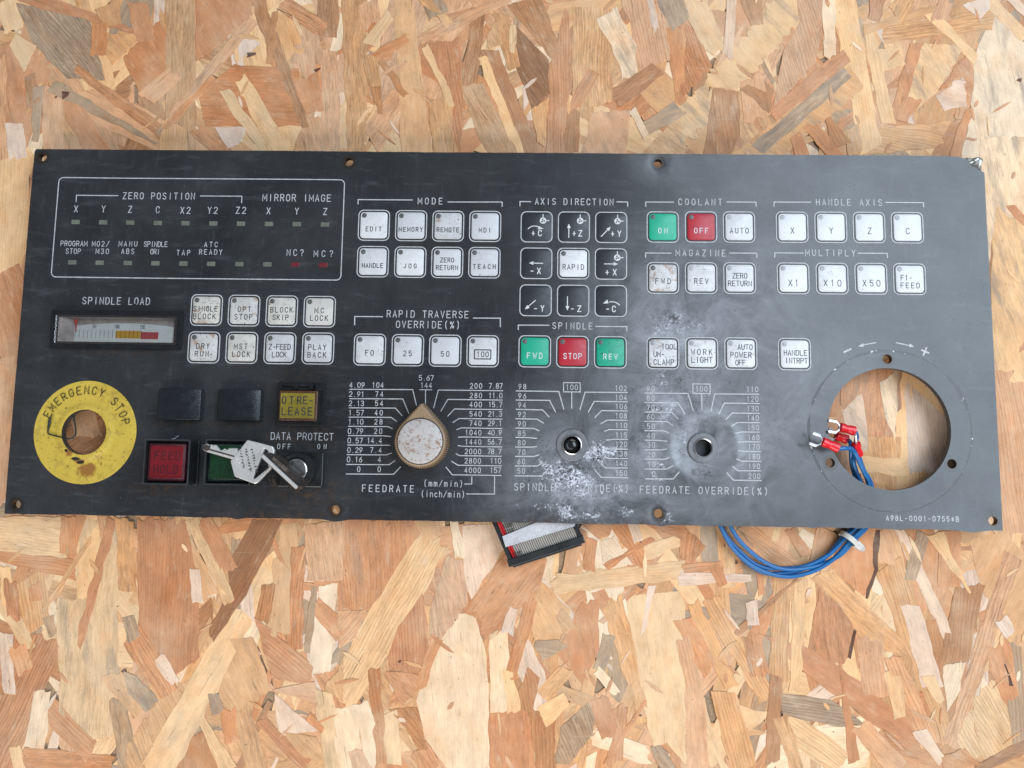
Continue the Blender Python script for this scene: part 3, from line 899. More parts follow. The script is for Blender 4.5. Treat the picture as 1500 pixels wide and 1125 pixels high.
POLY = {
 (0, 0): [([(60,10),(390,80),(460,350),(290,340),(150,200)],'g1',50),([(480,150),(615,150),(560,225),(490,285),(460,230)],'y',50),([(70,145),(158,200),(105,315),(40,200)],'c',60),
   ([(540,250),(722,60),(735,330),(620,425)],'r',50),([(860,-10),(1105,-10),(1112,60),(960,200),(860,270)],'r',60),([(1290,100),(1400,130),(1425,285),(1275,275)],'p',80),
   ([(868,400),(1030,285),(1312,300),(1335,555),(900,555)],'r2',3),([(940,558),(1078,562),(1062,622),(1000,655),(965,600)],'w',40),([(1335,530),(1400,508),(1455,570),(1440,680),(1280,680)],'p',70)],
 (500, 0): [([(368,200),(522,168),(545,480),(480,440)],'r',80),([(505,270),(530,272),(535,500),(522,700),(420,700),(490,560)],'r1',80),([(768,110),(912,262),(912,412),(840,480),(768,300)],'d2',60),
   ([(985,30),(1003,60),(1006,690),(900,690),(915,300)],'o1',88),([(1230,-10),(1430,-10),(1455,262),(1300,305),(1280,150)],'p1',80),([(1120,92),(1210,25),(1292,200),(1295,320),(1240,358),(1190,200)],'w3',65),
   ([(1430,122),(1510,108),(1510,470),(1470,450),(1450,300)],'o',85),([(1050,700),(1100,495),(1275,478),(1250,700)],'p3',70),([(1510,470),(1510,700),(1300,700)],'y',40),
   ([(640,150),(680,95),(712,192),(640,212)],'y',60),([(838,482),(912,425),(892,645),(860,622)],'y',80)],
 (1000, 0): [([(-10,85),(60,140),(132,290),(-10,440)],'r1',70),([(135,385),(248,400),(252,600),(205,700),(85,700)],'b',85),([(500,-10),(622,-10),(592,262),(395,485),(440,230),(520,90)],'p1',75),
   ([(-12,470),(160,292),(402,-10),(440,-10),(525,78),(240,402),(118,378),(112,540),(-12,645)],'c3',48),([(1000,188),(1055,188),(962,525),(908,525)],'o',80),
   ([(1060,188),(1242,200),(1120,402),(1000,505),(955,425)],'c3',60),([(1240,240),(1272,300),(1128,395)],'r',60),([(870,560),(1182,535),(1120,642),(690,700)],'y1',12),
   ([(1370,48),(1510,165),(1510,700),(1228,700),(1270,450),(1292,200)],'w3',84),([(1108,420),(1232,338),(1254,462),(1150,488)],'w',20),
   ([(185,700),(740,275),(802,330),(792,392),(420,700)],'y3',36),([(258,390),(330,325),(402,400),(382,500)],'b',50),([(618,170),(662,200),(652,262),(620,242)],'w',50)],
 (0, 750): [([(-12,20),(268,20),(262,192),(-12,192)],'c',5),([(-12,170),(322,208),(332,302),(-12,215)],'o1',5),([(350,30),(512,30),(522,700),(492,992),(380,1005),(258,880),(248,380),(332,382)],'c3',88),
   ([(598,30),(812,30),(874,340),(874,640),(762,725),(608,602)],'r',88),([(560,1022),(700,820),(840,735),(850,990),(700,1140),(560,1140)],'y',60),
   ([(540,700),(600,720),(695,832),(640,882),(560,800)],'g',50),([(445,718),(536,708),(628,872),(592,905),(500,812)],'y3',58),([(1338,55),(1510,35),(1510,302),(1350,305)],'p',80),
   ([(1118,458),(1392,690),(1360,752),(1200,742),(1148,560)],'o1',35),([(1195,780),(1382,748),(1395,855)],'p',10),([(1198,800),(1402,962),(1225,985)],'w2',70),
   ([(1510,645),(1510,835),(1418,790)],'y',60),([(950,555),(1110,555),(1195,780),(1040,902),(958,822)],'y',60),([(728,1022),(932,955),(975,1140),(728,1140)],'b2',85),
   ([(1240,960),(1392,990),(1425,1092),(1330,1085)],'y',40),([(150,535),(272,578),(55,1140),(-12,1140),(-12,855)],'r3b',112),
   ([(1108,30),(1248,30),(1100,332),(938,578),(918,520),(1012,332),(998,235)],'d1',118)],
 (500, 750): [([(-12,30),(342,30),(332,152),(170,420),(-12,432)],'o',85),([(530,58),(702,55),(725,150),(570,385),(540,262)],'w2',80),([(720,178),(905,208),(872,332),(640,592),(600,452),(548,442)],'o2',130),
   ([(460,198),(542,208),(557,402),(440,562),(378,592),(400,402)],'p',80),([(250,500),(362,358),(382,602),(342,712),(238,702),(198,642)],'r1',85),
   ([(828,450),(880,300),(1002,432),(1002,522),(850,562)],'y',60),([(1140,130),(1200,105),(1284,232),(1150,235)],'w',50),([(1050,400),(1132,378),(1132,602),(1062,762),(950,622),(1012,482)],'r2',80),
   ([(820,555),(892,700),(912,872),(850,875),(768,702)],'w',80),([(850,570),(950,558),(1002,592),(880,652)],'g',10),([(820,678),(874,730),(842,875),(748,875)],'b1',78),
   ([(650,858),(822,858),(852,1140),(650,1140)],'r2',86),([(820,870),(942,868),(942,1140),(852,1140)],'b1',88),([(1100,818),(1134,860),(1102,982),(1000,1112),(938,1112),(960,950)],'g1',65),
   ([(210,862),(332,858),(382,1052),(338,1042)],'b1',50),([(198,700),(342,718),(322,802),(260,862)],'o',40),([(-12,438),(102,428),(62,552),(-12,605)],'p1',130),
   ([(438,540),(530,448),(592,468),(642,640),(652,1140),(472,1140),(370,1002),(328,832),(380,692)],'w2',86),([(1055,55),(1205,55),(1172,112),(1130,122)],'o',20),([(1330,55),(1510,55),(1510,125)],'r',10),
   ([(350,75),(472,158),(60,865),(-12,832),(-12,680),(100,470)],'c1',118),([(1228,370),(1482,348),(1512,400),(1512,1110),(1430,1012),(1370,1042),(1320,832),(1270,602)],'c2',82)],
 (1000, 750): [([(-12,50),(102,150),(40,222),(-12,202)],'r1',100),([(540,662),(600,338),(690,418),(752,520),(735,642),(640,692)],'o2',82),([(728,70),(862,70),(852,250),(800,372),(700,292),(638,250)],'o2',85),
   ([(558,292),(652,248),(984,578),(952,634),(780,562),(690,402)],'y2',42),([(930,75),(972,75),(1122,380),(1162,470),(1228,642),(1190,645),(1090,442),(1000,242)],'w',62),
   ([(1200,330),(1332,318),(1290,502),(1262,662),(1128,652)],'b1',100),([(1258,130),(1422,85),(1510,200),(1510,565),(1330,372)],'y2',120),([(428,798),(652,828),(802,942),(700,952),(440,892)],'g3b',8),
   ([(345,538),(552,600),(702,688),(1044,958),(1012,1012),(830,932),(560,722)],'r0',35),([(1140,680),(1242,658),(1222,782),(1160,882)],'w',110),
   ([(1310,780),(1382,738),(1452,932),(1440,1062),(1250,1085),(1200,1002)],'c1',60),([(1340,600),(1432,558),(1485,802),(1422,852),(1350,702)],'o2',75),([(1130,1080),(1242,1038),(1312,1112),(1150,1140)],'b',30)],
}
# what shows left and right of the panel and through its openings, in photo pixels
PX = [([(1325, 545), (1400, 560), (1400, 700), (1330, 690)], 'w', 84), ([(-10, 215), (40, 215), (45, 330), (30, 400), (-10, 420)], 'c', 88), ([(-10, 405), (28, 385), (44, 470), (20, 560), (-10, 520)], 'o', 70), ([(-10, 530), (22, 520), (26, 700), (-10, 760)], 'p', 88),
      ([(1436, 200), (1512, 200), (1512, 360), (1462, 300), (1445, 420), (1430, 400)], 'w3', 80), ([(1455, 300), (1512, 260), (1512, 560), (1450, 560)], 'c3', 75),
      ([(1440, 540), (1512, 545), (1512, 800), (1490, 900), (1455, 760)], 'p1', 84),
      ([(85, 590), (175, 560), (190, 690), (80, 690)], 'r1', 145), ([(90, 590), (130, 580), (150, 640), (110, 640)], 'p', 70),
      ([(1180, 560), (1320, 520), (1320, 660), (1200, 700)], 'o3', 95), ([(1232, 600), (1262, 575), (1275, 650), (1250, 690)], 'w3', 60), ([(1290, 560), (1316, 540), (1312, 650), (1300, 620)], 'w3', 75),
      ([(1255, 640), (1320, 640), (1315, 720), (1262, 700)], 'y1', 85), ([(1250, 668), (1330, 672), (1330, 700), (1250, 690)], 'c', 5), ([(1312, 520), (1420, 520), (1412, 740), (1309, 740)], 'c2', 86)]

EXTRA = {'1': (0.6, 0.0, 0.2), '2': (0.15, 0.0, 0.3), '3': (0.1, 0.6, 0.7)}


def parse_kind(k):
    base = C_[k[0]]
    if len(k) == 1:
        e = (rnd.choice((0.0, 0.0, 0.12, 0.35)), rnd.choice((0, 0, 0, .3)) if k != 'g' else 0.6, 0.3)
    else:
        e = EXTRA.get(k[1], (0.1, 0, 0.2))
        if k.endswith('b'):
            e = (0.9, e[1] * .3, 0.2)
    e = tuple(e) + (rnd.choice((.18, .3, .6)) if k[0] in 'wc' else rnd.choice((.35, .6, 1.0)),)
    if k[0] == 'w' and rnd.random() < .45:
        base = (226, 208, 194)
    j = rnd.uniform(-0.06, 0.06)
    hs = rnd.uniform(-6, 6)
    col = [s2l(min(250, max(10, base[0] + hs))) * (1 + j), s2l(base[1]) * (1 + j), s2l(max(8, base[2] - hs)) * (1 + j)]
    # measured sRGB of the lit board -> surface colour under this light
    mean = (0.63, 0.40, 0.215)
    if k[0] != 'k':
        col = [c * .84 + m_ * .16 for c, m_ in zip(col, mean)]
    col = [col[0] * .95, col[1] * .855, col[2] * .775]
    return col, e


def flake_outline(pts, ang, jag_end=0.0014, jag_side=0.00045, step=0.0035):
    """densify an outline; edges across the grain tear, edges along it stay clean"""
    n = len(pts)
    a2 = sum(pts[i - 1][0] * pts[i][1] - pts[i][0] * pts[i - 1][1] for i in range(n))
    if a2 < 0:
        pts = pts[::-1]
    g = Vector((math.cos(ang), math.sin(ang)))
    jag_end *= rnd.choice((.25, .5, .9, 1.2))
    out = []
    for i in range(n):
        a, b = Vector(pts[i]), Vector(pts[(i + 1) % n])
        e = b - a
        if e.length < 1e-6:
            continue
        al = abs(e.normalized().dot(g))
        cross = max(0.0, 1 - al)
        st = step if al > .7 else step * .34
        m = max(1, int(e.length / st))
        ph = rnd.uniform(0, 100)
        for k in range(m):
            q = a + e * (k / m)
            am = jag_end * cross ** .8 + 0.00008
            tooth = noise.noise(Vector((ph + k * .37, 0, 0))) * am * 2.4 + rnd.uniform(-.3, .3) * am * (3 if rnd.random() < .08 else 1)
            side = noise.noise(Vector((ph, k * .45, 0))) * jag_side * 3.0
            fade = 0.25 if k == 0 else 1.0
            q = q + g * tooth * fade + Vector((-g.y, g.x)) * side
            out.append((q.x, q.y))
    return out


def flake_geo(outl, z, thick, ang, tilt=.0022):
    """verts, faces of one pressed strand: chamfered rim, faint bow and tilt"""
    cx = sum(p[0] for p in outl) / len(outl)
    cy = sum(p[1] for p in outl) / len(outl)
    tx, ty = rnd.gauss(0, tilt), rnd.gauss(0, tilt)
    rim = rnd.uniform(.00012, .00034)
    dz = rnd.choice((.00003, .00005, .00008, .00014))
    ins = inset(outl, rim)
    n = len(outl)

    def zz(x, y):
        return z + (x - cx) * tx + (y - cy) * ty
    vs = [(x, y, zz(x, y)) for x, y in ins] + [(x, y, zz(x, y) - dz) for x, y in outl] + [(x, y, zz(x, y) - thick) for x, y in outl]
    fs = [tuple(range(n))]
    for i in range(n):
        j = (i + 1) % n
        fs.append((i, n + i, n + j, j))
        fs.append((n + i, 2 * n + i, 2 * n + j, n + j))
    return vs, fs


def finish_flakes(me, recs):
    """recs: (first vertex, last vertex, colour, extras, angle, offset)"""
    uvl = me.uv_layers.new(name='grain')
    ca = me.color_attributes.new('tint', 'FLOAT_COLOR', 'POINT')
    cb = me.color_attributes.new('kind_mix', 'FLOAT_COLOR', 'POINT')
    nv = len(me.vertices)
    a, b = [0.0] * (nv * 4), [0.0] * (nv * 4)
    uvv = [None] * nv
    for (i0, i1, col, ex, ang, off) in recs:
        c, s = math.cos(ang), math.sin(ang)
        for i in range(i0, i1):
            a[i * 4:i * 4 + 4] = [col[0], col[1], col[2], 1]
            b[i * 4:i * 4 + 4] = [ex[0], ex[1], ex[2], ex[3]]
            p = me.vertices[i].co
            uvv[i] = (p.x * c + p.y * s + off[0], -p.x * s + p.y * c + off[1])
    ca.data.foreach_set('color', a)
    cb.data.foreach_set('color', b)
    li = [0] * len(me.loops)
    me.loops.foreach_get('vertex_index', li)
    flat = []
    for i in li:
        flat += uvv[i]
    uvl.data.foreach_set('uv', flat)


board_mb = MB()
board_mb.prism(rrect(0.78, 0.62, 0.001, 2, 0.0, -0.01), -0.018, -0.0011)
board = part('particle_board', board_mb, M['core'])
board['kind'] = 'structure'
board['label'] = 'strand board of pressed pale and brown wood flakes under the panel'

flakes = []   # (outline, ang, kind, z)


def strip_pts(x1, y1, x2, y2, w1, w2, ox, oy):
    a = Vector((ox + x1 / 3.0, oy + y1 / 3.0))
    b = Vector((ox + x2 / 3.0, oy + y2 / 3.0))
    d = (b - a).normalized()
    nrm = Vector((-d.y, d.x))
    sk1, sk2 = rnd.uniform(-.4, .4), rnd.uniform(-.4, .4)
    h1, h2 = w1 / 6.0, w2 / 6.0
    q = [a + nrm * h1 + d * sk1 * h1, a - nrm * h1 - d * sk1 * h1, b - nrm * h2 - d * sk2 * h2, b + nrm * h2 + d * sk2 * h2]
    w_ = [P(v.x, v.y, 0.0) for v in q]
    pa, pb = P(a.x, a.y, 0), P(b.x, b.y, 0)
    return [(v.x, v.y) for v in w_], math.atan2(pb.y - pa.y, pb.x - pa.x)


order = []
for key, lst in POLY.items():
    for (pts, kind, ang) in lst:
        w_ = [P(key[0] + x / 3.0, key[1] + y / 3.0, 0) for x, y in pts]
        order.append(([(v.x, v.y) for v in w_], R(-ang), kind))
for (pts, kind, ang) in PX:
    w_ = [P(x, y, 0) for x, y in pts]
    order.append(([(v.x, v.y) for v in w_], R(-ang), kind))


def area_of(p):
    return abs(sum(p[i - 1][0] * p[i][1] - p[i][0] * p[i - 1][1] for i in range(len(p)))) / 2


TOPK = {'k'}
strips = []
for key, lst in S.items():
    for (x1, y1, x2, y2, w1, w2, kind) in lst:
        pts, ang = strip_pts(x1, y1, x2, y2, w1, w2, key[0], key[1])
        strips.append((pts, ang, kind))
allm = order + strips
# wide strands lie deeper, slim ones on top of them
allm.sort(key=lambda f: -area_of(f[0]) + (1e6 if False else 0) - (0 if f[2][0] != 'k' else -1))
for i, (pts, ang, kind) in enumerate(allm):
    z = -0.00022 + 0.00022 * i / len(allm)
    flakes.append((flake_outline(pts, ang), ang, kind, z))
n_meas = len(flakes)
print('MEAS', n_meas)
# the strands between and below them
fill = []
wts = 'ttccccwwooopppyyyybrg'
for i in range(2300):
    big = i < 1800
    L = rnd.uniform(.035, .090) if big else rnd.uniform(.015, .050)
    W = rnd.uniform(.008, .026) if big else rnd.uniform(.003, .010)
    cx, cy = rnd.uniform(-.36, .36), rnd.uniform(-.30, .27)
    ang = R(rnd.gauss(90, 38)) if rnd.random() < .8 else R(rnd.uniform(0, 180))
    d = Vector((math.cos(ang), math.sin(ang)))
    nn = Vector((-d.y, d.x))
    t1, t2 = rnd.uniform(.5, 1), rnd.uniform(.4, 1)
    c0 = Vector((cx, cy))
    sk = rnd.uniform(-.5, .5) * W
    q = [c0 - d * (L / 2 - sk) + nn * W / 2 * t1, c0 - d * (L / 2 + sk) - nn * W / 2 * t1, c0 + d * (L / 2 - sk) - nn * W / 2 * t2, c0 + d * (L / 2 + sk) + nn * W / 2 * t2]
    z = -0.00058 + 0.00034 * i / 2300.0
    fill.append((flake_outline([(v.x, v.y) for v in q], ang, step=.006), ang, rnd.choice(wts), z))


def add_flake(f, parent):
    outl, ang, kind, z = f
    cx = sum(p[0] for p in outl) / len(outl)
    cy = sum(p[1] for p in outl) / len(outl)
    vs, fs = flake_geo([(x - cx, y - cy) for x, y in outl], 0, .0006, ang, .0011 if z < -.00023 else .0020)
    me = bpy.data.meshes.new('flake')
    me.from_pydata(vs, [], fs)
    me.materials.append(M['wood'])
    col, ex = parse_kind(kind)
    finish_flakes(me, [(0, len(vs), col, ex, ang, (rnd.uniform(0, 9), rnd.uniform(0, 9)))])
    link('flake', me, parent, (cx, cy, z))


for f in flakes:
    add_flake(f, board)
n_more = max(0, 300 - n_meas)
late = fill[900 - 0:900]
cand = sorted(range(1500, 2200), key=lambda i: -area_of(fill[i][0]))[:n_more]
cs = set(cand)
for i in cand:
    add_flake(fill[i], board)
vs, fs, recs = [], [], []
rest = flakes[300:] if n_meas > 300 else []
for i, f in enumerate(fill):
    if i in cs:
        continue
    a, b = flake_geo(f[0], f[3], .0006, f[1], .0011)
    o = len(vs)
    vs += a
    fs += [tuple(k + o for k in q) for q in b]
    col, ex = parse_kind(f[2])
    recs.append((o, len(vs), col, ex, f[1], (rnd.uniform(0, 9), rnd.uniform(0, 9))))
me = bpy.data.meshes.new('small_flakes')
me.from_pydata(vs, [], fs)
me.materials.append(M['wood'])
finish_flakes(me, recs)
o = link('small_flakes', me, board, (0, 0, 0))
o['kind'] = 'stuff'

# loose slivers and fibres pressed into the surface
rs_ = random.Random(21)
vs, fs, recs = [], [], []
for i in range(300):
    L = rs_.uniform(.004, .014)
    W = rs_.uniform(.0006, .0022)
    cx, cy = rs_.uniform(-.30, .30), rs_.uniform(-.25, .23)
    ang = R(rs_.gauss(90, 45))
    d = Vector((math.cos(ang), math.sin(ang)))
    nn = Vector((-d.y, d.x))
    c0 = Vector((cx, cy))
    bow_ = rs_.uniform(-.02, .02) * L
    q = [c0 - d * L / 2, c0 - d * L * .2 - nn * W * .5 + nn * bow_, c0 + d * L * .25 - nn * W * .45 + nn * bow_, c0 + d * L / 2, c0 + d * L * .2 + nn * W * .5 + nn * bow_, c0 - d * L * .3 + nn * W * .4 + nn * bow_]
    k0 = len(vs)
    z = rs_.uniform(-0.00006, .00006)
    vs += [(v.x, v.y, z) for v in q] + [(v.x, v.y, z - .0006) for v in q]
    fs.append(tuple(k0 + j for j in range(6)))
    fs += [(k0 + j, k0 + 6 + j, k0 + 6 + (j + 1) % 6, k0 + (j + 1) % 6) for j in range(6)]
    col, ex = parse_kind(rs_.choice('wcytopopycr'))
    recs.append((k0, len(vs), col, ex, ang, (rs_.uniform(0, 9), rs_.uniform(0, 9))))
me = bpy.data.meshes.new('slivers')
me.from_pydata(vs, [], fs)
me.materials.append(M['wood'])
finish_flakes(me, recs)
o = link('slivers', me, board, (0, 0, 0))
o['kind'] = 'stuff'

# ------------------------------------------------------------------ the panel plate
panel = bpy.data.objects.new('control_panel', None)
COL.objects.link(panel)
panel.location = (0, 0, 0)
panel.empty_display_size = .02
tag(panel, 'long dark grey machine control panel with white and coloured keys, dials and two round openings', 'control panel')

holes = []
for s in SCR:
    holes.append(circ(0.0021, 20, s.x, s.y))
for s in FLANGE:
    c = P(*s)
    holes.append(circ(0.0022, 20, c.x, c.y))
holes.append(circ(0.0282, 96, WHEEL.x, WHEEL.y))
holes.append(circ(0.0104, 56, DE.x, DE.y))
holes.append(circ(0.0044, 32, DS.x, DS.y))
holes.append(circ(0.0046, 32, DC.x, DC.y))
mc = P(169.5, 482.5)
holes.append(rrect(0.0560, 0.0140, 0.0005, 2, mc.x, mc.y))


def in_poly(x, y, poly):
    c = False
    j = len(poly) - 1
    for i in range(len(poly)):
        xi, yi = poly[i]
        xj, yj = poly[j]
        if (yi > y) != (yj > y) and x < (xj - xi) * (y - yi) / (yj - yi) + xi:
            c = not c
        j = i
    return c


def edge_line(a, b, amp, step=.0016):
    a, b = Vector(a), Vector(b)
    e = b - a
    n = int(e.length / step)
    nr = Vector((-e.y, e.x)).normalized()
    ph = rnd.uniform(0, 50)
    out = []
    for k in range(n):
        q = a + e * k / n
        d = noise.noise(Vector((ph + k * .11, 1, 0))) * amp + noise.noise(Vector((ph + k * .7, 5, 0))) * amp * .45
        if rnd.random() < .03:
            d += rnd.uniform(-1.2, 1.5) * amp
        if k == 0:
            d = 0
        q = q + nr * d
        out.append((q.x, q.y))
    return out


tl, tr, br, bl = P(50, 218), P(1441, 229), P(1470, 778), P(7, 752)
xl, xr, yt, yb = -PW / 2, PW / 2, PH / 2, -PH / 2
outer = edge_line((xl, yb + .0006), (xl, yb), 0) + [(xl, yb)] + edge_line((xl + .0008, yb - .0002), (xr - .0002, yb), .00028)
outer = [(xl, yb + .0004), (xl + .0004, yb)] + edge_line((xl + .0008, yb), (xr - .0008, yb), .00034)[1:] + [(xr - .0004, yb), (xr, yb + .0004)]
outer = [(x, y - (sum(a_ * math.exp(-((x - P(c_, 768).x) / w_) ** 2) for c_, a_, w_ in ((347, .0008, .0025), (490, .0011, .0045), (968, .0007, .002), (1190, .0004, .001), (1425, .0009, .006))) if y < yb + .001 else 0)) for x, y in outer]
outer += edge_line((xr, yb + .0008), (xr, yt - .0085), .00010)[1:]
# torn top right corner
outer += [(xr, yt - .0080), (xr - .0028, yt - .0066), (xr - .0046, yt - .0046), (xr - .0052, yt - .0030), (xr - .0088, yt - .0012), (xr - .0125, yt - .0002)]
outer += edge_line((xr - .014, yt), (xl + .0012, yt), .00013)[1:]
outer += [(xl + .0012, yt), (xl + .0004, yt - .0006), (xl, yt - .0016)]
outer += edge_line((xl, yt - .002), (xl, yb + .0008), .00008)[1:]

pts2, edges2 = [], []


def addloop(lp):
    o = len(pts2)
    pts2.extend(Vector(p) for p in lp)
    edges2.extend((o + i, o + (i + 1) % len(lp)) for i in range(len(lp)))


addloop(outer)
for h_ in holes:
    addloop(h_)


def near_edge(x, y):
    if x < xl + .0012 or x > xr - .0012 or y < yb + .0012 or y > yt - .0012:
        return True
    if x > xr - .016 and y > yt - .010:
        return True
    for h_ in holes:
        c = (sum(p[0] for p in h_) / len(h_), sum(p[1] for p in h_) / len(h_))
        rr = max(math.hypot(p[0] - c[0], p[1] - c[1]) for p in h_)
        if math.hypot(x - c[0], y - c[1]) < rr + .0006:
            return True
    return False


nx, ny = 184, 71
for i in range(nx + 1):
    for j in range(ny + 1):
        x = xl + PW * i / nx + rnd.uniform(-.0001, .0001)
        y = yb + PH * j / ny + rnd.uniform(-.0001, .0001)
        if not near_edge(x, y):
            pts2.append(Vector((x, y)))
for c, r0, r1 in ((DC, .0052, .0190), (DE, .0110, .0150)):
    for k in range(9):
        r = r0 + (r1 - r0) * k / 8
        for a in range(48):
            t = 2 * PI * (a + .5 * (k % 2)) / 48
            pts2.append(Vector((c.x + r * math.cos(t), c.y + r * math.sin(t))))
for sx in SCR:
    for r in (.0027, .0040, .0058, .0080):
        for a in range(24):
            t = 2 * PI * a / 24
            x, y = sx.x + r * math.cos(t), sx.y + r * math.sin(t)
            if xl + .0015 < x < xr - .0015 and yb + .0015 < y < yt - .0015 and not (x > xr - .016 and y > yt - .010):
                pts2.append(Vector((x, y)))
res = delaunay_2d_cdt(pts2, edges2, [], 1, 1e-7)
ov, of = res[0], res[2]
keep = []
hb = [(min(p[0] for p in h_), max(p[0] for p in h_), min(p[1] for p in h_), max(p[1] for p in h_)) for h_ in holes]
for f in of:
    c = sum((ov[i] for i in f), Vector((0, 0))) / len(f)
    bad = False
    for h_, b_ in zip(holes, hb):
        if b_[0] <= c.x <= b_[1] and b_[2] <= c.y <= b_[3] and in_poly(c.x, c.y, h_):
            bad = True
            break
    if not bad and ((c.x < xl + .002 or c.x > xr - .016 or c.y < yb + .002 or c.y > yt - .002) and not in_poly(c.x, c.y, outer)):
        bad = True
    if not bad:
        keep.append(tuple(f))
N = len(ov)
vv = [(p.x, p.y, H + dent(p.x, p.y)) for p in ov] + [(p.x, p.y, H - TH + dent(p.x, p.y)) for p in ov]
ff = []
ec = {}
for f in keep:
    a = ov[f[0]]
    b = ov[f[1]]
    c = ov[f[2]]
    if (b - a).cross(c - a) < 0:
        f = tuple(reversed(f))
    ff.append(f)
    ff.append(tuple(N + i for i in reversed(f)))
    for i in range(len(f)):
        ec[(f[i], f[(i + 1) % len(f)])] = 1
for (a, b) in list(ec):
    if (b, a) not in ec:
        ff.append((b, a, N + a, N + b))
mb = MB()
mb.add(vv, ff)
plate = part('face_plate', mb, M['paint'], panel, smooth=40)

# body behind the plate (carries it on the board)
mb = MB()
mb.prism(rrect(0.272, 0.128, .004, 3, -0.020, 0.006), 0.0003, H - TH - .0012)
part('rear_box', mb, M['pcb'], panel)
for (x, y) in ((0.2235, -.080), (0.2235, 0.0765), (-0.2245, 0.080)):
    mb = MB()
    mb.prism(circ(.0028, 16, x - .006 * (1 if x > 0 else -1), y), 0.0002, H - TH - .0012)
    part('rear_stud', mb, M['pcb'], panel)

# torn film at the top right corner
mb = MB()
g_ = []
nx_, ny_ = 12, 8
for i in range(nx_ + 1):
    for j in range(ny_ + 1):
        u, v = i / nx_, j / ny_
        x = xr - .0125 + .0125 * u + .0006 * math.sin(v * 9)
        y = yt - .0001 - .0062 * v * (0.25 + .75 * u) - .0006 * (1 - u)
        z = H - .0022 + .0018 * math.sin(u * 3.0 + v * 2.4) * v + .0007 * math.sin(u * 17 + v * 7) + .0008 * u
        g_.append((x, y, z))
mb.add(g_, [(i * (ny_ + 1) + j, (i + 1) * (ny_ + 1) + j, (i + 1) * (ny_ + 1) + j + 1, i * (ny_ + 1) + j + 1) for i in range(nx_) for j in range(ny_)])
o = part('torn_corner', mb, M['foil'], panel, smooth=60)
sol = o.modifiers.new('thickness', 'SOLIDIFY')
sol.thickness = .00025

# ------------------------------------------------------------------ white print on the plate
ZP = 0.00007


def pline(mb, pxs, wpx=1.7, closed=False, z=0.0):
    pts = []
    for (x, y) in pxs:
        q = P(x, y)
        pts.append((q.x, q.y))
    if closed:
        pts.append(pts[0])
    pts = subdiv_line(pts)
    mb.stroke(pts, wpx / 3120.0, H + ZP + z, closed=closed, cap=False)


def ptext(mb, s, cx, cy, wpx, cap, sw=1.45, z=0.0, slim=.50):
    sw *= .78
    c = P(cx, cy)
    k = (P(cx + 20, cy) - P(cx - 20, cy)).length / 40.0
    text_mb(mb, s, c.x, c.y, (wpx - sw) * k, (cap - sw) * k, sw * k, H + ZP + z, slim=slim)


def printed(fn, name='lettering', label=None, mat='white_print', parent=None):
    mb = MB()
    fn(mb)
    drape(mb)
    return part(name, mb, M[mat], parent or panel, label=label)


# framed indicator block
def f(mb):
    c = [P(85, 259), P(505, 264.5), P(499, 411), P(77, 405)]
    x0, x1 = (c[0].x + c[3].x) / 2, (c[1].x + c[2].x) / 2
    y1, y0 = (c[0].y + c[1].y) / 2, (c[2].y + c[3].y) / 2
    pts = rrect(x1 - x0, y1 - y0, .0022, 4, (x0 + x1) / 2, (y0 + y1) / 2)
    mb.stroke(subdiv_line(pts + [pts[0]]), 1.5 / 3120, H + ZP, closed=True)


printed(f, 'printed_frame')


def f(mb):
    ptext(mb, 'ZERO POSITION', 232.5, 287, 106, 10.5)
    pline(mb, [(111.5, 296), (112, 286), (173, 286.5)], 1.4)
    pline(mb, [(293, 287), (354.5, 287.5), (354, 297.5)], 1.4)
    for s, x, y in (('X', 111.5, 306), ('Y', 151.5, 306), ('Z', 190.5, 306.5), ('C', 231, 307)):
        ptext(mb, s, x, y, 8, 10.5)
    for s, x in (('X2', 271.5), ('Y2', 311.5), ('Z2', 353)):
        ptext(mb, s, x, 308, 15, 10.5)


printed(f)


def f(mb):
    ptext(mb, 'MIRROR IMAGE', 435, 290, 100, 11)
    for s, x, y in (('X', 393.5, 309), ('Y', 435, 309.5), ('Z', 476.5, 310)):
        ptext(mb, s, x, y, 8, 10.5)


printed(f)


def f(mb):
    for s, x, y, w_ in (('PROGRAM', 108.5, 356.8, 39), ('STOP', 107.5, 368, 22), ('M02/', 147.5, 357, 25), ('M30', 150, 368, 19), ('MANU', 187.5, 357, 27),
                        ('ABS', 187, 368, 19), ('SPINDLE', 228, 357.5, 35), ('ORI', 227, 368.5, 14), ('TAP', 268.5, 370, 20), ('ATC', 309, 358, 20), ('READY', 308.5, 369, 34)):
        ptext(mb, s, x, y, w_, 8.2, 1.15)
    ptext(mb, 'NC?', 432.5, 370, 25, 10, 1.3)
    ptext(mb, 'MC?', 474, 371.5, 28, 10, 1.3)


printed(f)


def bracket(mb, l, r, drop=7, wd=1.5):
    (lx, ly, lx2), (rx, ry, rx2) = l, r
    pline(mb, [(lx - .2, ly + drop), (lx, ly), (lx2, ly + .3)], wd)
    pline(mb, [(rx2, ry - .3), (rx, ry), (rx + .2, ry + drop)], wd)


def heading(s, cx, cy, w_, l, r, cap=10.2, drop=7):
    def f(mb):
        ptext(mb, s, cx, cy, w_, cap)
        bracket(mb, l, r, drop)
    printed(f)


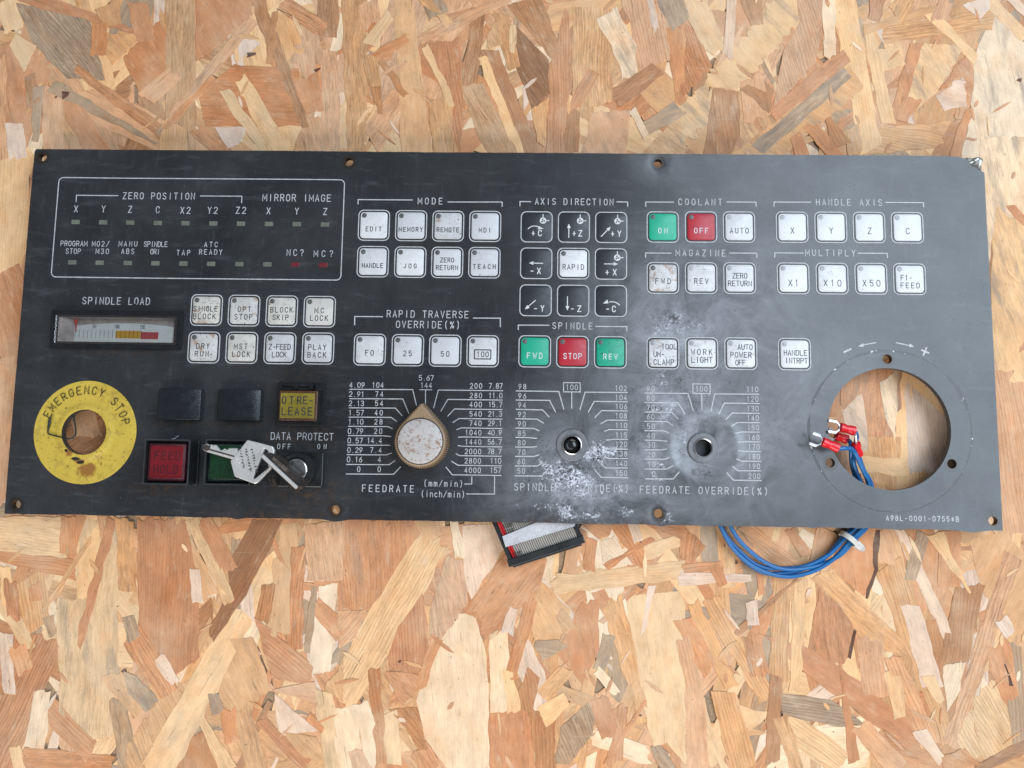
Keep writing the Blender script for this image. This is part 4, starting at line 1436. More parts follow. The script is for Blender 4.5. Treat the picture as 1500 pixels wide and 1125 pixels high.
heading('MODE', 630.3, 294.3, 36, (524.7, 292.4, 604.5), (735.5, 296, 655.5))
heading('AXIS DIRECTION', 841, 295.6, 115, (761.8, 295.3, 778), (919.3, 296, 903))
heading('SPINDLE', 838.5, 477.5, 59, (759.3, 476.3, 805), (918, 478.5, 872))
heading('COOLANT', 1025.5, 296, 64, (946, 296, 987), (1107.3, 296.3, 1064))
heading('MAGAZINE', 1026.5, 370.6, 73, (945.7, 370.5, 984), (1108.3, 371, 1068))
heading('HANDLE AXIS', 1243.5, 296.5, 97, (1133.8, 296, 1188), (1352.7, 296.8, 1296.5))
heading('MULTIPLY', 1216.2, 370.6, 73, (1134.8, 370.6, 1177), (1299.5, 371.2, 1256))


def f(mb):
    ptext(mb, 'RAPID TRAVERSE', 626.5, 460.3, 120, 11)
    ptext(mb, 'OVERRIDE(%)', 627, 475.6, 94, 11)
    bracket(mb, (519.7, 463.6, 561), (732.8, 466.2, 693), 13)


printed(f)
printed(lambda mb: ptext(mb, 'SPINDLE LOAD', 170, 440.8, 99, 11))


def f(mb):
    ptext(mb, 'DATA PROTECT', 442.5, 639.3, 92, 11, 1.3)
    ptext(mb, 'OFF', 416, 654, 20, 8, 1.2)
    ptext(mb, 'ON', 471.5, 654, 13.5, 7.5, 1.2)


printed(f)
printed(lambda mb: ptext(mb, 'A98L-0001-0755#B', 1351, 759.6, 107, 8.2, 1.5))


# feed rate dial
def f(mb):
    rows = [('4.09', '104', 564, (512, 570.3, 604.5, 610, 594)), ('2.91', '74', 577.3, (512, 584, 590, 599, 606)), ('2.13', '54', 590.8, (511, 597.4, 579.3, 589, 609)),
            ('1.57', '40', 604.5, (510.5, 611, 573, 581.3, 617.5)), ('1.10', '28', 617.8, (510, 624.5, 568, 575, 628)), ('0.79', '20', 631.5, (509.7, 638, 561, 573, 639.5)),
            ('0.57', '14.4', 645.3, (508.8, 651.8, 545, 571.5, 652.2)), ('0.29', '7.4', 659.2, (508, 666, 566, 574, 663.5)), ('0.16', '4', 673, (507, 680.3, 570, 579, 674.5)),
            ('0', '0', 687.3, (506.6, 694.3, 576.5, 587, 683.5))]
    for i, (a, b, y, (x0, yy, xk, xe, ye)) in enumerate(rows):
        xa = 522.5 - i * .45
        if len(a) > 1:
            ptext(mb, a, xa + .5, y, 22.5, 8.2, 1.2, slim=.56)
        else:
            ptext(mb, a, 525.5, y, 6, 8.2, 1.2)
        xr_ = 562 - i * .4
        wb = {1: 6, 2: 12, 3: 17, 4: 22}[len(b)]
        ptext(mb, b, xr_ - wb / 2, y, wb, 8.2, 1.2)
        pline(mb, [(x0, yy), (xk, yy + .4), (xe, ye)], 1.3)
    ptext(mb, '5.67', 624.3, 553.5, 22, 8.2, 1.15, slim=.56)
    ptext(mb, '144', 624.3, 564.3, 17, 8.2, 1.2)
    pline(mb, [(614.5, 570.8), (633, 571)], 1.3)
    pline(mb, [(623.3, 571.8), (623.3, 591)], 1.3)
    rr = [('200', '7.87', 565.2, (635, 598, 642, 571.3, 737)), ('280', '11.0', 579.3, (645.5, 602.5, 656, 585, 736.3)), ('400', '15.7', 592.5, (655.5, 610, 665.7, 599, 736)),
          ('540', '21.3', 606.3, (663, 619, 672.5, 613, 735.8)), ('740', '29.1', 620, (668.5, 629.5, 676, 626.7, 735.6)), ('1040', '40.9', 633.7, (671, 640.5, 678, 640, 735.4)),
          ('1440', '56.7', 647.3, (670.5, 652.5, 677, 653.7, 735.2)), ('2000', '78.7', 661.3, (667.5, 664.5, 673.5, 667.4, 735)), ('2800', '110', 675, (661, 675.5, 671, 681.5, 734.8)),
          ('4000', '157', 688.8, (653, 684, 662.5, 695.5, 734.6))]
    for i, (a, b, y, (xe, ye, xk, yk, x1)) in enumerate(rr):
        wa = {3: 18, 4: 24}[len(a)]
        xa = 706.3 - i * .22
        ptext(mb, a, xa - wa / 2, y, wa, 8.2, 1.2)
        wb = {3: 16.5, 4: 20.5}[len(b)]
        xb = 736.3 - i * .25
        ptext(mb, b, xb - wb / 2, y, wb, 8.2, 1.2, slim=.56)
        pline(mb, [(xe, ye), (xk, yk), (x1, yk + 1)], 1.3)
    pline(mb, [(691.2, 697.8), (691, 709), (680, 709)], 1.3)
    pline(mb, [(724.5, 697.8), (724.3, 723.7), (683, 723.5)], 1.3)
    ptext(mb, 'FEEDRATE', 568.3, 715.6, 76, 10.5)
    ptext(mb, '(mm/min)', 649.3, 708.3, 58, 9.5, 1.2)
    ptext(mb, '(inch/min)', 648.7, 723.8, 65, 9.5, 1.2)


printed(f)


def dial(rows_l, rows_r, box, title):
    def f(mb):
        for (a, x, y, pl) in rows_l:
            ptext(mb, a, x, y, 11.5 if len(a) == 2 else 6, 8.2, 1.2)
            pline(mb, pl, 1.5)
        for (a, x, y, pl) in rows_r:
            ptext(mb, a, x, y, 17.3, 8.2, 1.2)
            pline(mb, pl, 1.5)
        x0, y0, x1, y1, xm, ye = box
        pline(mb, [(x0, y0), (x1, y0 + .3), (x1 + .1, y1), (x0, y1 - .2)], 1.4, closed=True)
        ptext(mb, '100', (x0 + x1) / 2, (y0 + y1) / 2, 17.5, 8.2, 1.2)
        pline(mb, [(xm, y1 + .6), (xm, ye)], 1.5)
        ptext(mb, *title)
    printed(f)


dial([('98', 765.2, 566.3, [(755.5, 572.6), (818.5, 573.5), (826, 600)]), ('96', 765, 580, [(755.5, 586), (805, 586.5), (814, 604)]), ('94', 764.8, 593.5, [(755.5, 599.5), (794.8, 600.5), (804.5, 611)]),
      ('92', 764.5, 607.2, [(755, 613.3), (787, 614), (796.5, 620)]), ('90', 764.4, 621, [(755, 627), (781.5, 627.5), (790, 631)]), ('85', 764.2, 634.7, [(755, 640.6), (774, 641), (787, 642.3)]),
      ('80', 764, 648.5, [(754.7, 654.8), (779, 655), (787, 654)]), ('70', 763.8, 662.3, [(754.5, 668.5), (782, 668.6), (790, 666)]), ('60', 763.6, 676, [(754.2, 682.5), (787, 682.6), (795.5, 677.5)]),
      ('50', 763.4, 689.8, [(754, 697), (793.7, 697.4), (803, 687)])],
     [('102', 909.5, 568.7, [(849.5, 600.5), (857, 574.5), (919.5, 575)]), ('104', 909.6, 582.3, [(861.5, 604), (870.5, 588), (919.6, 588.6)]), ('106', 909.8, 595.5, [(871, 612), (881, 601.5), (919.6, 602)]),
      ('108', 909.8, 609, [(879.5, 621), (889.5, 615.4), (919.6, 615.7)]), ('110', 909.9, 623, [(885, 632), (892, 629.3), (919.7, 629.5)]), ('115', 910, 637, [(887.5, 644.7), (900, 643.5), (919.7, 643.6)]),
      ('120', 910, 650.8, [(887.5, 656.6), (900, 657.8), (919.8, 658)]), ('130', 910, 664.8, [(885, 668.5), (891, 671.4), (919.8, 671.6)]), ('140', 910, 678.8, [(880, 679), (887, 685.4), (919.8, 685.6)]),
      ('150', 910, 693, [(871.5, 688.5), (880.5, 699), (919.8, 700)])],
     (825.5, 560.5, 849.8, 574.2, 837.5, 598.5), ('SPINDLE OVERRIDE(%)', 837, 714.4, 168, 11))
dial([('90', 953, 569.5, [(944, 575.6), (1008, 576.4), (1015.5, 602.5)]), ('80', 953, 583.2, [(944, 589.6), (993.2, 590), (1003.5, 607)]), ('70', 953, 597, [(944, 603.5), (984, 604), (993.5, 614)]),
      ('60', 953, 610.4, [(944, 617.1), (977, 617.5), (985.5, 623.5)]), ('50', 953.3, 624.5, [(944.2, 630.9), (972, 631), (979.5, 634)]), ('40', 953.5, 638.3, [(944.4, 644.8), (964, 645), (977, 646.3)]),
      ('30', 953.8, 652, [(944.6, 659), (970, 659), (977, 657.6)]), ('20', 954, 666, [(944.8, 672.5), (974, 672.6), (980.5, 670)]), ('10', 954.5, 680, [(944.9, 687), (977, 687.1), (986.5, 681.5)]),
      ('0', 957.7, 694, [(945, 701.5), (986, 701.6), (995, 691)])],
     [('110', 1102, 570.3, [(1041, 603), (1047, 577), (1112, 577.5)]), ('120', 1102.2, 584.5, [(1052.5, 607), (1061, 590.5), (1112.8, 591)]), ('130', 1102.5, 598.5, [(1062.5, 615), (1072.5, 605), (1113, 605.5)]),
      ('140', 1102.8, 612.3, [(1071, 624.5), (1080, 618.9), (1113.4, 619.1)]), ('150', 1103.2, 626.3, [(1077, 635), (1085.5, 632.8), (1113.6, 633)]), ('160', 1103.7, 640.7, [(1080, 648), (1093, 647), (1114, 647.4)]),
      ('170', 1104, 654.6, [(1080.5, 660), (1093, 661.2), (1114.5, 661.4)]), ('180', 1104.3, 668.8, [(1078, 672), (1086, 675.4), (1114.9, 675.8)]), ('190', 1104.6, 683, [(1072.5, 683), (1081, 689.5), (1115.1, 689.7)]),
      ('200', 1105, 697.3, [(1064, 692), (1074.5, 703.4), (1115.5, 704)])],
     (1015, 562.3, 1040, 576.7, 1028, 601), ('FEEDRATE OVERRIDE(%)', 1031, 718.4, 188, 11))


# handwheel direction marks
def f(mb):
    pline(mb, [(1235.5, 516.3), (1247, 510.8)], 2.6)
    pline(mb, [(1349.5, 512.5), (1361, 517.3)], 2.6)
    pline(mb, [(1357.6, 508.5), (1352.3, 521)], 2.4, z=.00001)
    pline(mb, [(1283.5, 501.8), (1264, 505.3)], 1.5)
    pline(mb, [(1312.2, 502), (1332, 506)], 1.5)
    for tri in ([(1256.5, 507.6), (1264.5, 502.6), (1265.6, 508)], [(1339.5, 508.3), (1331.2, 508.6), (1333, 503)]):
        q = [P(*p) for p in tri]
        mb.add([(v.x, v.y, H + ZP) for v in q], [(0, 1, 2)])


printed(f, 'direction_marks')

# ------------------------------------------------------------------ indicator windows
for i, x in enumerate((111, 151, 190.5, 231, 271.5, 312.5, 353, 394, 435, 476)):
    c = P(x, 325.2 + i * .42)
    mb = MB()
    mb.prism(rrect(.0040, .0022, .0002, 2), 0, .00022, .00008)
    o = part('indicator_light', mb, M['led'], panel, (c.x, c.y, H + dent(c.x, c.y) + .00003))
for i, x in enumerate((106, 146, 187, 227.5, 268.5, 309, 350.5, 391.5, 432.5, 473.5)):
    c = P(x, 384.3 + i * .42)
    mb = MB()
    mb.prism(rrect(.0040, .0022, .0002, 2), 0, .00022, .00008)
    o = part('indicator_light', mb, M['led_red' if i > 7 else 'led'], panel, (c.x, c.y, H + dent(c.x, c.y) + .00003), label='red indicator light' if i > 7 else None)

# ------------------------------------------------------------------ membrane keys
KS = .0153
ring_out = rrect(KS, KS, .0027, 6)
ring_in = rrect(KS - .00092, KS - .00092, .0023, 6)
mb = MB()
mb.ringprism(ring_out, ring_in, 0, .00016)
RING = to_mesh('key_border', mb, M['white_print'])
mb = MB()
mb.prism(rrect(KS - .0023, KS - .0023, .0017, 5), 0, .00042, .00028)
PADS = {k: to_mesh('key_face', mb, M['pad_' + k], 40) for k in ('white', 'green', 'red')}
mb = MB()
mb.prism(rrect(KS - .00094, KS - .00094, .0022, 5), 0, .00014, .00008)
PADS['black'] = to_mesh('key_face', mb, M['pad_black'], 40)
mb = MB()
mb.prism(rrect(KS - .00094, KS - .00094, .0022, 5), 0, .00006)
GAP = to_mesh('key_gap', mb, M['black'])
mb = MB()
mb.prism(circ(.00118, 20), 0, .00008, .00003)
DOT = to_mesh('indicator_window', mb, M['dot'], 40)
DOTP = to_mesh('indicator_window', mb, M['dot_pale'], 40)


def icon(mb, cx, cy, z):
    """reference-point symbol: quartered disc with two stubs"""
    r = .00155
    mb.stroke(arc(cx, cy, r * .82, r * .82, 0, 360, 20)[:-1], r * .36, z, closed=True)
    for a in (45, 165, 285):
        q = [(cx, cy)] + arc(cx, cy, r * .7, r * .7, a - 27, a + 27, 4)
        mb.add([(x, y, z + .000006) for x, y in q], [tuple(range(len(q)))])
    mb.stroke([(cx, cy + r * .9), (cx, cy + r * 1.95)], .00042, z + .000012)
    mb.stroke([(cx + r * .9, cy), (cx + r * 1.8, cy)], .00042, z + .000012)


def arrow(mb, x0, y0, x1, y1, z, wd=.00042, hw=.0009, hl=.0021):
    d = Vector((x1 - x0, y1 - y0)).normalized()
    n_ = Vector((-d.y, d.x))
    e = Vector((x1, y1)) - d * hl
    mb.stroke([(x0, y0), (e.x, e.y)], wd, z)
    a, b = e + n_ * hw, e - n_ * hw
    mb.add([(x1, y1, z + .00001), (a.x, a.y, z + .00001), (b.x, b.y, z + .00001)], [(0, 1, 2)])


U = 1 / 3120.0


def key(cx, cy, lines, color='white', dirt=.25, cream=0.0, lw=None, cap=7.6, icon_=None, boxed=False, pale=False, dy=-5.5, sw=1.08):
    c = P(cx, cy)
    z0 = H + dent(c.x, c.y) + .00004
    k = link('push_key', RING, panel, (c.x, c.y, z0))
    if color != 'black':
        link('key_gap', GAP, k, (c.x, c.y, z0))
    k['label'] = color + ' key ' + ('marked ' + ' '.join(q_[0] for q_ in lines) if color != 'black' else 'with a white arrow marked ' + lines[0][0])
    f_ = link('key_face', PADS[color], k, (c.x, c.y, z0 + (.00006 if color != 'black' else 0)))
    f_.color = (dirt, cream, rnd.uniform(.2, 1.0) if cx < 760 else rnd.uniform(0, .5) if cx < 1120 else rnd.uniform(0, .15), 1)
    zt_ = (.00006 + .00042 + .00003) if color != 'black' else .00018
    if color != 'black':
        link('indicator_window', DOTP if pale else DOT, k, (c.x - .0047, c.y + .0047, z0 + zt_ - .00002))
    mb = MB()
    n = len(lines)
    pitch = 11.5
    for i, ln in enumerate(lines):
        s, wp = ln[0], ln[1]
        ox = ln[2] if len(ln) > 2 else 0
        oy = dy + (n - 1) * pitch / 2 * (1.0) - i * pitch
        if n > 1:
            oy += 2.5
        text_mb(mb, s, ox * U, oy * U, (wp - sw) * U, (cap - sw) * U, sw * U, 0)
    if boxed:
        pts = rrect(24 * U, 13.5 * U, .0001, 1, 0, dy * U)
        mb.stroke(pts, 1.6 * U, 0, closed=True)
    if icon_:
        icon_(mb)
    if mb.v:
        mat = 'key_print_white' if color != 'white' else 'black_print'
        part('lettering', mb, M[mat], k, (c.x, c.y, z0 + zt_))
    return k


# mode
for (x, y, l, d) in ((547.8, 330, [('EDIT', 24)], .3), (602.2, 330.5, [('MEMORY', 36)], .2), (656.5, 331.2, [('REMOTE', 34)], .75), (710.7, 331.8, [('MDI', 18.5)], .15),
                     (546.2, 383.3, [('HANDLE', 32)], .25), (601, 384, [('JOG', 20)], .15), (655.1, 384.5, [('ZERO', 21), ('RETURN', 33)], .2), (709.6, 385, [('TEACH', 34)], .5)):
    key(x, y, l, dirt=d, cream=1.0 if l[0][0] == 'REMOTE' else .08, dy=-6.2 if len(l) == 1 else -5)
# rapid traverse
for (x, y, l, d, bx) in ((541.8, 512.2, 'F0', .5, 0), (597.3, 513, '25', .25, 0), (652.2, 513.7, '50', .1, 0), (707.2, 514.4, '100', .4, 1)):
    key(x, y, [(l, 13 if len(l) == 2 else 18)], dirt=d, cream=.25 if d > .3 else 0, boxed=bx, dy=-5, cap=8.6)
# left block
for (x, y, l, d) in ((302.6, 454.2, [('SINGLE', 37, -1), ('BLOCK', 34, -2)], .75), (357.5, 455, [('OPT', 20, 1), ('STOP', 27, 0)], .6), (412.8, 455.8, [('BLOCK', 34, 0), ('SKIP', 24, -1)], .5),
                     (468.1, 456.7, [('MC', 14, 0), ('LOCK', 27, 0)], .3), (298.8, 508.9, [('DRY', 20, -1), ('RUN', 21, -2)], .75), (354.3, 509.4, [('MST', 20, -1), ('LOCK', 27, 0)], .6),
                     (410.1, 510, [('Z-FEED', 33, 0), ('LOCK', 22, 0)], .5), (466, 510.5, [('PLAY', 27, -1), ('BACK', 28, -1)], .4)):
    key(x, y, l, dirt=min(1, d + .15), cream=.8, cap=8.6, dy=-6.5)


# axis direction
def i1(mb):
    icon(mb, .0030, .0031, 0)
    a = arc(-.0010, -.0036, .0040, .0040, 140, 62, 8)
    mb.stroke(a, .00042, 0)
    mb.add([(.0033, -.0010, .00001), (.0010, .00045, .00001), (.0006, -.0012, .00001)], [(0, 1, 2)])


def i2(mb):
    icon(mb, .0030, .0031, 0)
    arrow(mb, -.0024, -.0051, -.0024, .0016, 0)


def i3(mb):
    icon(mb, .0030, .0031, 0)
    arrow(mb, -.0048, -.0045, -.0003, .0003, 0)


def i4(mb):
    arrow(mb, .0031, .0000, -.0035, .0001, 0)


def i6(mb):
    icon(mb, .0030, .0031, 0)
    arrow(mb, -.0031, .0000, .0034, .0000, 0)


def i7(mb):
    arrow(mb, -.0001, .0000, -.0050, -.0044, 0)


def i8(mb):
    arrow(mb, -.0027, .0018, -.0027, -.0048, 0)


def i9(mb):
    a = arc(.0006, -.0050, .0046, .0046, 40, 105, 8)
    mb.stroke(a, .00042, 0)
    mb.add([(-.0037, -.0013, .00001), (-.0016, .00065, .00001), (-.0011, -.0012, .00001)], [(0, 1, 2)])


B = dict(color='black', dirt=.35)
key(786.1, 332.6, [('+C', 16, 0)], icon_=i1, dy=-9.5, cap=10, sw=1.4, **B)
key(840.6, 332.9, [('+Z', 15, 5)], icon_=i2, dy=-9.5, cap=10, sw=1.4, **B)
key(895.3, 333.3, [('+Y', 16, 7)], icon_=i3, dy=-9.5, cap=10, sw=1.4, **B)
key(785.5, 386, [('-X', 16, -1)], icon_=i4, dy=-11.5, cap=10, sw=1.4, **B)
key(839.8, 386.3, [('RAPID', 32)], dirt=.25, cap=8.6, dy=-5.5)
key(894.9, 386.8, [('+X', 17, 0)], icon_=i6, dy=-12.5, cap=10, sw=1.4, **B)
key(784.6, 440.2, [('-Y', 16, 5)], icon_=i7, dy=-12, cap=10, sw=1.4, **B)
key(839.5, 440.6, [('-Z', 16, 4)], icon_=i8, dy=-12, cap=10, sw=1.4, **B)
key(894.7, 440.9, [('-C', 15, 0)], icon_=i9, dy=-12, cap=10, sw=1.4, **B)
# spindle
key(783.3, 514.8, [('FWD', 23)], 'green', .1, dy=-6.5, cap=9)
key(838.6, 515.5, [('STOP', 27)], 'red', .15, dy=-6.5, cap=9)
key(894, 516.2, [('REV', 21)], 'green', .7, dy=-6.5, cap=8.6)
# coolant, magazine, tools
key(970.7, 332.7, [('ON', 14)], 'green', .1, dy=-6, cap=8.6)
key(1026.7, 332.7, [('OFF', 21)], 'red', .45, dy=-6, cap=8.6)
key(1082.3, 332.9, [('AUTO', 28)], dirt=.35, pale=True, dy=-5.8, cap=8.8)
key(971, 407.2, [('FWD', 23)], dirt=.95, cream=.3, dy=-5, cap=8.6)
key(1027, 407.3, [('REV', 21)], dirt=.6, cream=.1, pale=True, dy=-5, cap=8.6)
key(1083.3, 407.6, [('ZERO', 22), ('RETURN', 35)], dirt=.3, pale=True, dy=-5, cap=8.6)
key(971, 517.3, [('TOOL', 23, 9), ('UN-', 16, -6), ('CLAMP', 30, 1)], dirt=.8, pale=True, dy=-4.5, cap=8.6)
key(1027.8, 517.6, [('WORK', 31, 0), ('LIGHT', 31, 0)], dirt=.6, pale=True, dy=-6.5, cap=9.2)
key(1085.1, 518, [('AUTO', 22, 6), ('POWER', 31, 0), ('OFF', 15, -1)], dirt=.6, pale=True, dy=-4.5, cap=8.6)
key(1163.8, 518.8, [('HANDLE', 34, 1), ('INTRPT', 33, 2)], dirt=.1, pale=True, dy=-6.5, cap=8.6)
for x, l in ((1160, 'X'), (1216.6, 'Y'), (1272.8, 'Z'), (1328.8, 'C')):
    key(x, 333 + (x - 1160) * .004, [(l, 8)], dirt=.05, pale=True, dy=-5.5, cap=10)
for x, l, w_ in ((1161.5, 'X1', 15), (1218.5, 'X10', 26), (1275.6, 'X50', 26)):
    key(x, 408 + (x - 1160) * .004, [(l, w_)], dirt=.35 if l == 'X10' else .12, pale=True, dy=-7, cap=10.2)
key(1332.2, 409, [('F1-', 17, -5), ('FEED', 28, 0)], dirt=.05, pale=True, dy=-6.5, cap=8.6)

# ------------------------------------------------------------------ emergency stop legend ring
er = (P(199.7, 633) - P(50, 633)).length / 2
mb = MB()
prof = [(er, H - .0001), (er, H + .00028), (er - .00015, H + .00035)]
for k in range(12):
    r = er - .0004 - (er - .0004 - .0108) * k / 11.0
    prof.append((r, H + .00036 + (.0009 * (1 - sstep(.0118, .0142, r)))))
prof += [(.0106, H + .0003 + .0009), (.0106, H - .002)]
mb.lathe(prof, 96, DE.x, DE.y)
mb.v = [(x, y, z + .00035 * noise.noise(Vector((x * 14, y * 14, 3.1)))) for x, y, z in mb.v]
ering = part('emergency_stop_ring', mb, M['yellow'], panel, smooth=40)
mb = MB()
rt = (P(125 + 61, 633) - P(125 - 61, 633)).length / 2
s_ = 'EMERGENCY STOP'
for i, ch in enumerate(s_):
    a = R(156 - i * (156 - 15) / 13.0)
    for j, st in enumerate(G.get(ch, [])):
        pts = []
        for (u, v) in st:
            lx = (u - .5) * .00195
            ly = (v - .5) * .0036
            rad = rt + ly
            pts.append((DE.x + rad * math.cos(a) + lx * math.sin(a), DE.y + rad * math.sin(a) - lx * math.cos(a)))
        mb.stroke(pts, .00040, H + .00048 + .00045 * noise.noise(Vector((DE.x * 14, DE.y * 14, 3.1))) + .00025 + j * .000008, closed=(st[0] == st[-1]))
mb2 = mb
part('lettering', mb, M['yellow_print'], ering)

# ------------------------------------------------------------------ spindle load meter
def quad_rect(tl_, tr_, br_, bl_, z):
    q = [P(*tl_, z), P(*tr_, z), P(*br_, z), P(*bl_, z)]
    return ((q[0].x + q[3].x) / 2, (q[1].x + q[2].x) / 2, (q[2].y + q[3].y) / 2, (q[0].y + q[1].y) / 2)


mz = H + .0022
x0, x1, y0, y1 = quad_rect((76, 454), (266.5, 455.5), (263, 512), (72, 509), mz)
mb = MB()
cx, cy = (x0 + x1) / 2, (y0 + y1) / 2
W_, Hh = x1 - x0, y1 - y0
mb.ringprism(rrect(W_, Hh, .0007, 3, cx, cy), rrect(W_ - .0040, Hh - .0042, .0005, 3, cx, cy), H + .0003, mz)
meter = part('load_meter', mb, M['black_gloss'], panel)
mb = MB()
mb.ringprism(rrect(W_ - .0042, Hh - .0044, .0005, 3, cx, cy), rrect(W_ - .0062, Hh - .0064, .0004, 3, cx, cy), H - .0020, mz - .0007)
part('inner_bezel', mb, M['meter_dark'], meter)
# sloping inner walls down to the scale
xi0, xi1, yi0, yi1 = cx - W_ / 2 + .0031, cx + W_ / 2 - .0031, cy - Hh / 2 + .0032, cy + Hh / 2 - .0032
zt_, zb_ = mz - .0009, H - .0030
xs0, xs1, ys0, ys1 = xi0 + .0052, xi1 - .0022, yi0 + .0006, yi1 - .0008
mb = MB()
mb.add([(xi0, yi0, zt_), (xi1, yi0, zt_), (xi1, yi1, zt_), (xi0, yi1, zt_), (xs0, ys0, zb_), (xs1, ys0, zb_), (xs1, ys1, zb_), (xs0, ys1, zb_)],
       [(0, 1, 5, 4), (1, 2, 6, 5), (2, 3, 7, 6), (3, 0, 4, 7)])
part('meter_wall', mb, M['meter_wall'], meter)
mb = MB()
mb.box(xs0 - .0002, xs1 + .0002, ys0 - .0002, ys1 + .0002, zb_ - .0006, zb_)
card = part('scale_card', mb, M['meter_card'], meter)
# the scale is measured at its own depth
q0, q1 = P(99, 494, zb_), P(246, 497, zb_)


def mx(px):
    return P(px, 490, zb_).x


def my(py):
    return P(170, py, zb_).y


mb = MB()
mb.box(mx(169.5), mx(206), my(495.5), my(484.5), zb_ + .00003, zb_ + .00009)
part('amber_band', mb, M['meter_amber'], meter)
mb = MB()
mb.box(mx(206.3), mx(232), my(496.2), my(486), zb_ + .00003, zb_ + .00009)
part('red_band', mb, M['meter_red'], meter)
mb = MB()
for k in range(22):
    px = 104 + k * 6.1
    if px > 208:
        break
    mb.stroke([(mx(px), my(495)), (mx(px), my(484 if k % 5 else 483))], .00016, zb_ + .00011 + .000002 * k)
mb.stroke([(mx(104), my(487.5)), (mx(107), my(487.5))], .0002, zb_ + .00016)
for s, px in (('50', 137.5), ('100', 170.5), ('150', 208)):
    text_mb(mb, s, mx(px), my(478.5), .0016 if len(s) == 2 else .0024, .0016, .0002, zb_ + .00012)
part('scale_marks', mb, M['black_print'], meter)
# arched shade above the card
mb = MB()
pts = [(xs0, ys1 + .0001)]
for k in range(13):
    u = k / 12.0
    pts.append((xs0 + (xs1 - xs0) * u, ys1 - .0026 + .0016 * math.sin(PI * u) ** .8))
pts.append((xs1, ys1 + .0001))
n = len(pts)
mb.add([(x, y, zb_ + .0006) for x, y in pts] + [(x, y, zb_ + .0001) for x, y in pts], [tuple(reversed(range(n)))] + [(i, (i + 1) % n, n + (i + 1) % n, n + i) for i in range(n)])
part('arched_mask', mb, M['meter_wall'], meter)
mb = MB()
nzz = zb_ + .0022
a, b = P(111.5, 468, nzz), P(111, 486, nzz)
mb.add([(a.x - .0012, a.y, nzz), (a.x + .0010, a.y + .0001, nzz), (a.x + .0009, a.y - .0010, nzz), (a.x + .0003, a.y - .0014, nzz), (b.x + .0001, b.y, nzz), (b.x - .0001, b.y, nzz), (a.x - .0004, a.y - .0014, nzz), (a.x - .0012, a.y - .0012, nzz)],
       [(7, 6, 5, 4, 3, 2, 1, 0)])
o = part('needle', mb, M['needle'], meter)
sm = o.modifiers.new('thickness', 'SOLIDIFY')
sm.thickness = .0003
mb = MB()
mb.prism(rrect(W_ - .0041, Hh - .0043, .0004, 2, cx, cy), mz - .0006, mz - .0001)
part('window', mb, M['glass'], meter)

# ------------------------------------------------------------------ blank caps
for quad in (((232, 569), (294.5, 570), (291.5, 615), (229, 614.5)), ((319.5, 570), (382.5, 571), (379.5, 616), (317, 615.5))):
    zc = H + .0040
    x0, x1, y0, y1 = quad_rect(*quad, zc)
    cx, cy = (x0 + x1) / 2, (y0 + y1) / 2
    hw, hh = (x1 - x0) / 2, (y1 - y0) / 2
    mb = MB()
    nu, nv = 16, 8
    gr = []
    for i in range(nu + 1):
        for j in range(nv + 1):
            u, v = -1 + 2 * i / nu, -1 + 2 * j / nv
            # slightly barrel sided cap
            x = u * hw * (1 + .012 * (1 - v * v))
            y = v * hh * (1 + .035 * (1 - u * u))
            z = .0030 + .0020 * (1 - u * u) + .0004 * (1 - v * v)
            gr.append((x, y, z))
    fsq = [(i * (nv + 1) + j, (i + 1) * (nv + 1) + j, (i + 1) * (nv + 1) + j + 1, i * (nv + 1) + j + 1) for i in range(nu) for j in range(nv)]
    bd = [i * (nv + 1) for i in range(nu + 1)] + [nu * (nv + 1) + j for j in range(1, nv + 1)] + [i * (nv + 1) + nv for i in range(nu - 1, -1, -1)] + [j for j in range(nv - 1, 0, -1)]
    o_ = len(gr)
    for b in bd:
        gr.append((gr[b][0], gr[b][1], 0))
    m_ = len(bd)
    fsq += [(bd[k], o_ + k, o_ + (k + 1) % m_, bd[(k + 1) % m_]) for k in range(m_)]
    mb.add(gr, fsq)
    o = part('blank_cap', mb, M['blank'], panel, (cx, cy, H + .0001), smooth=50)
    bv = o.modifiers.new('soft edge', 'BEVEL')
    bv.width = .0003
    bv.segments = 2
    bv.limit_method = 'ANGLE'

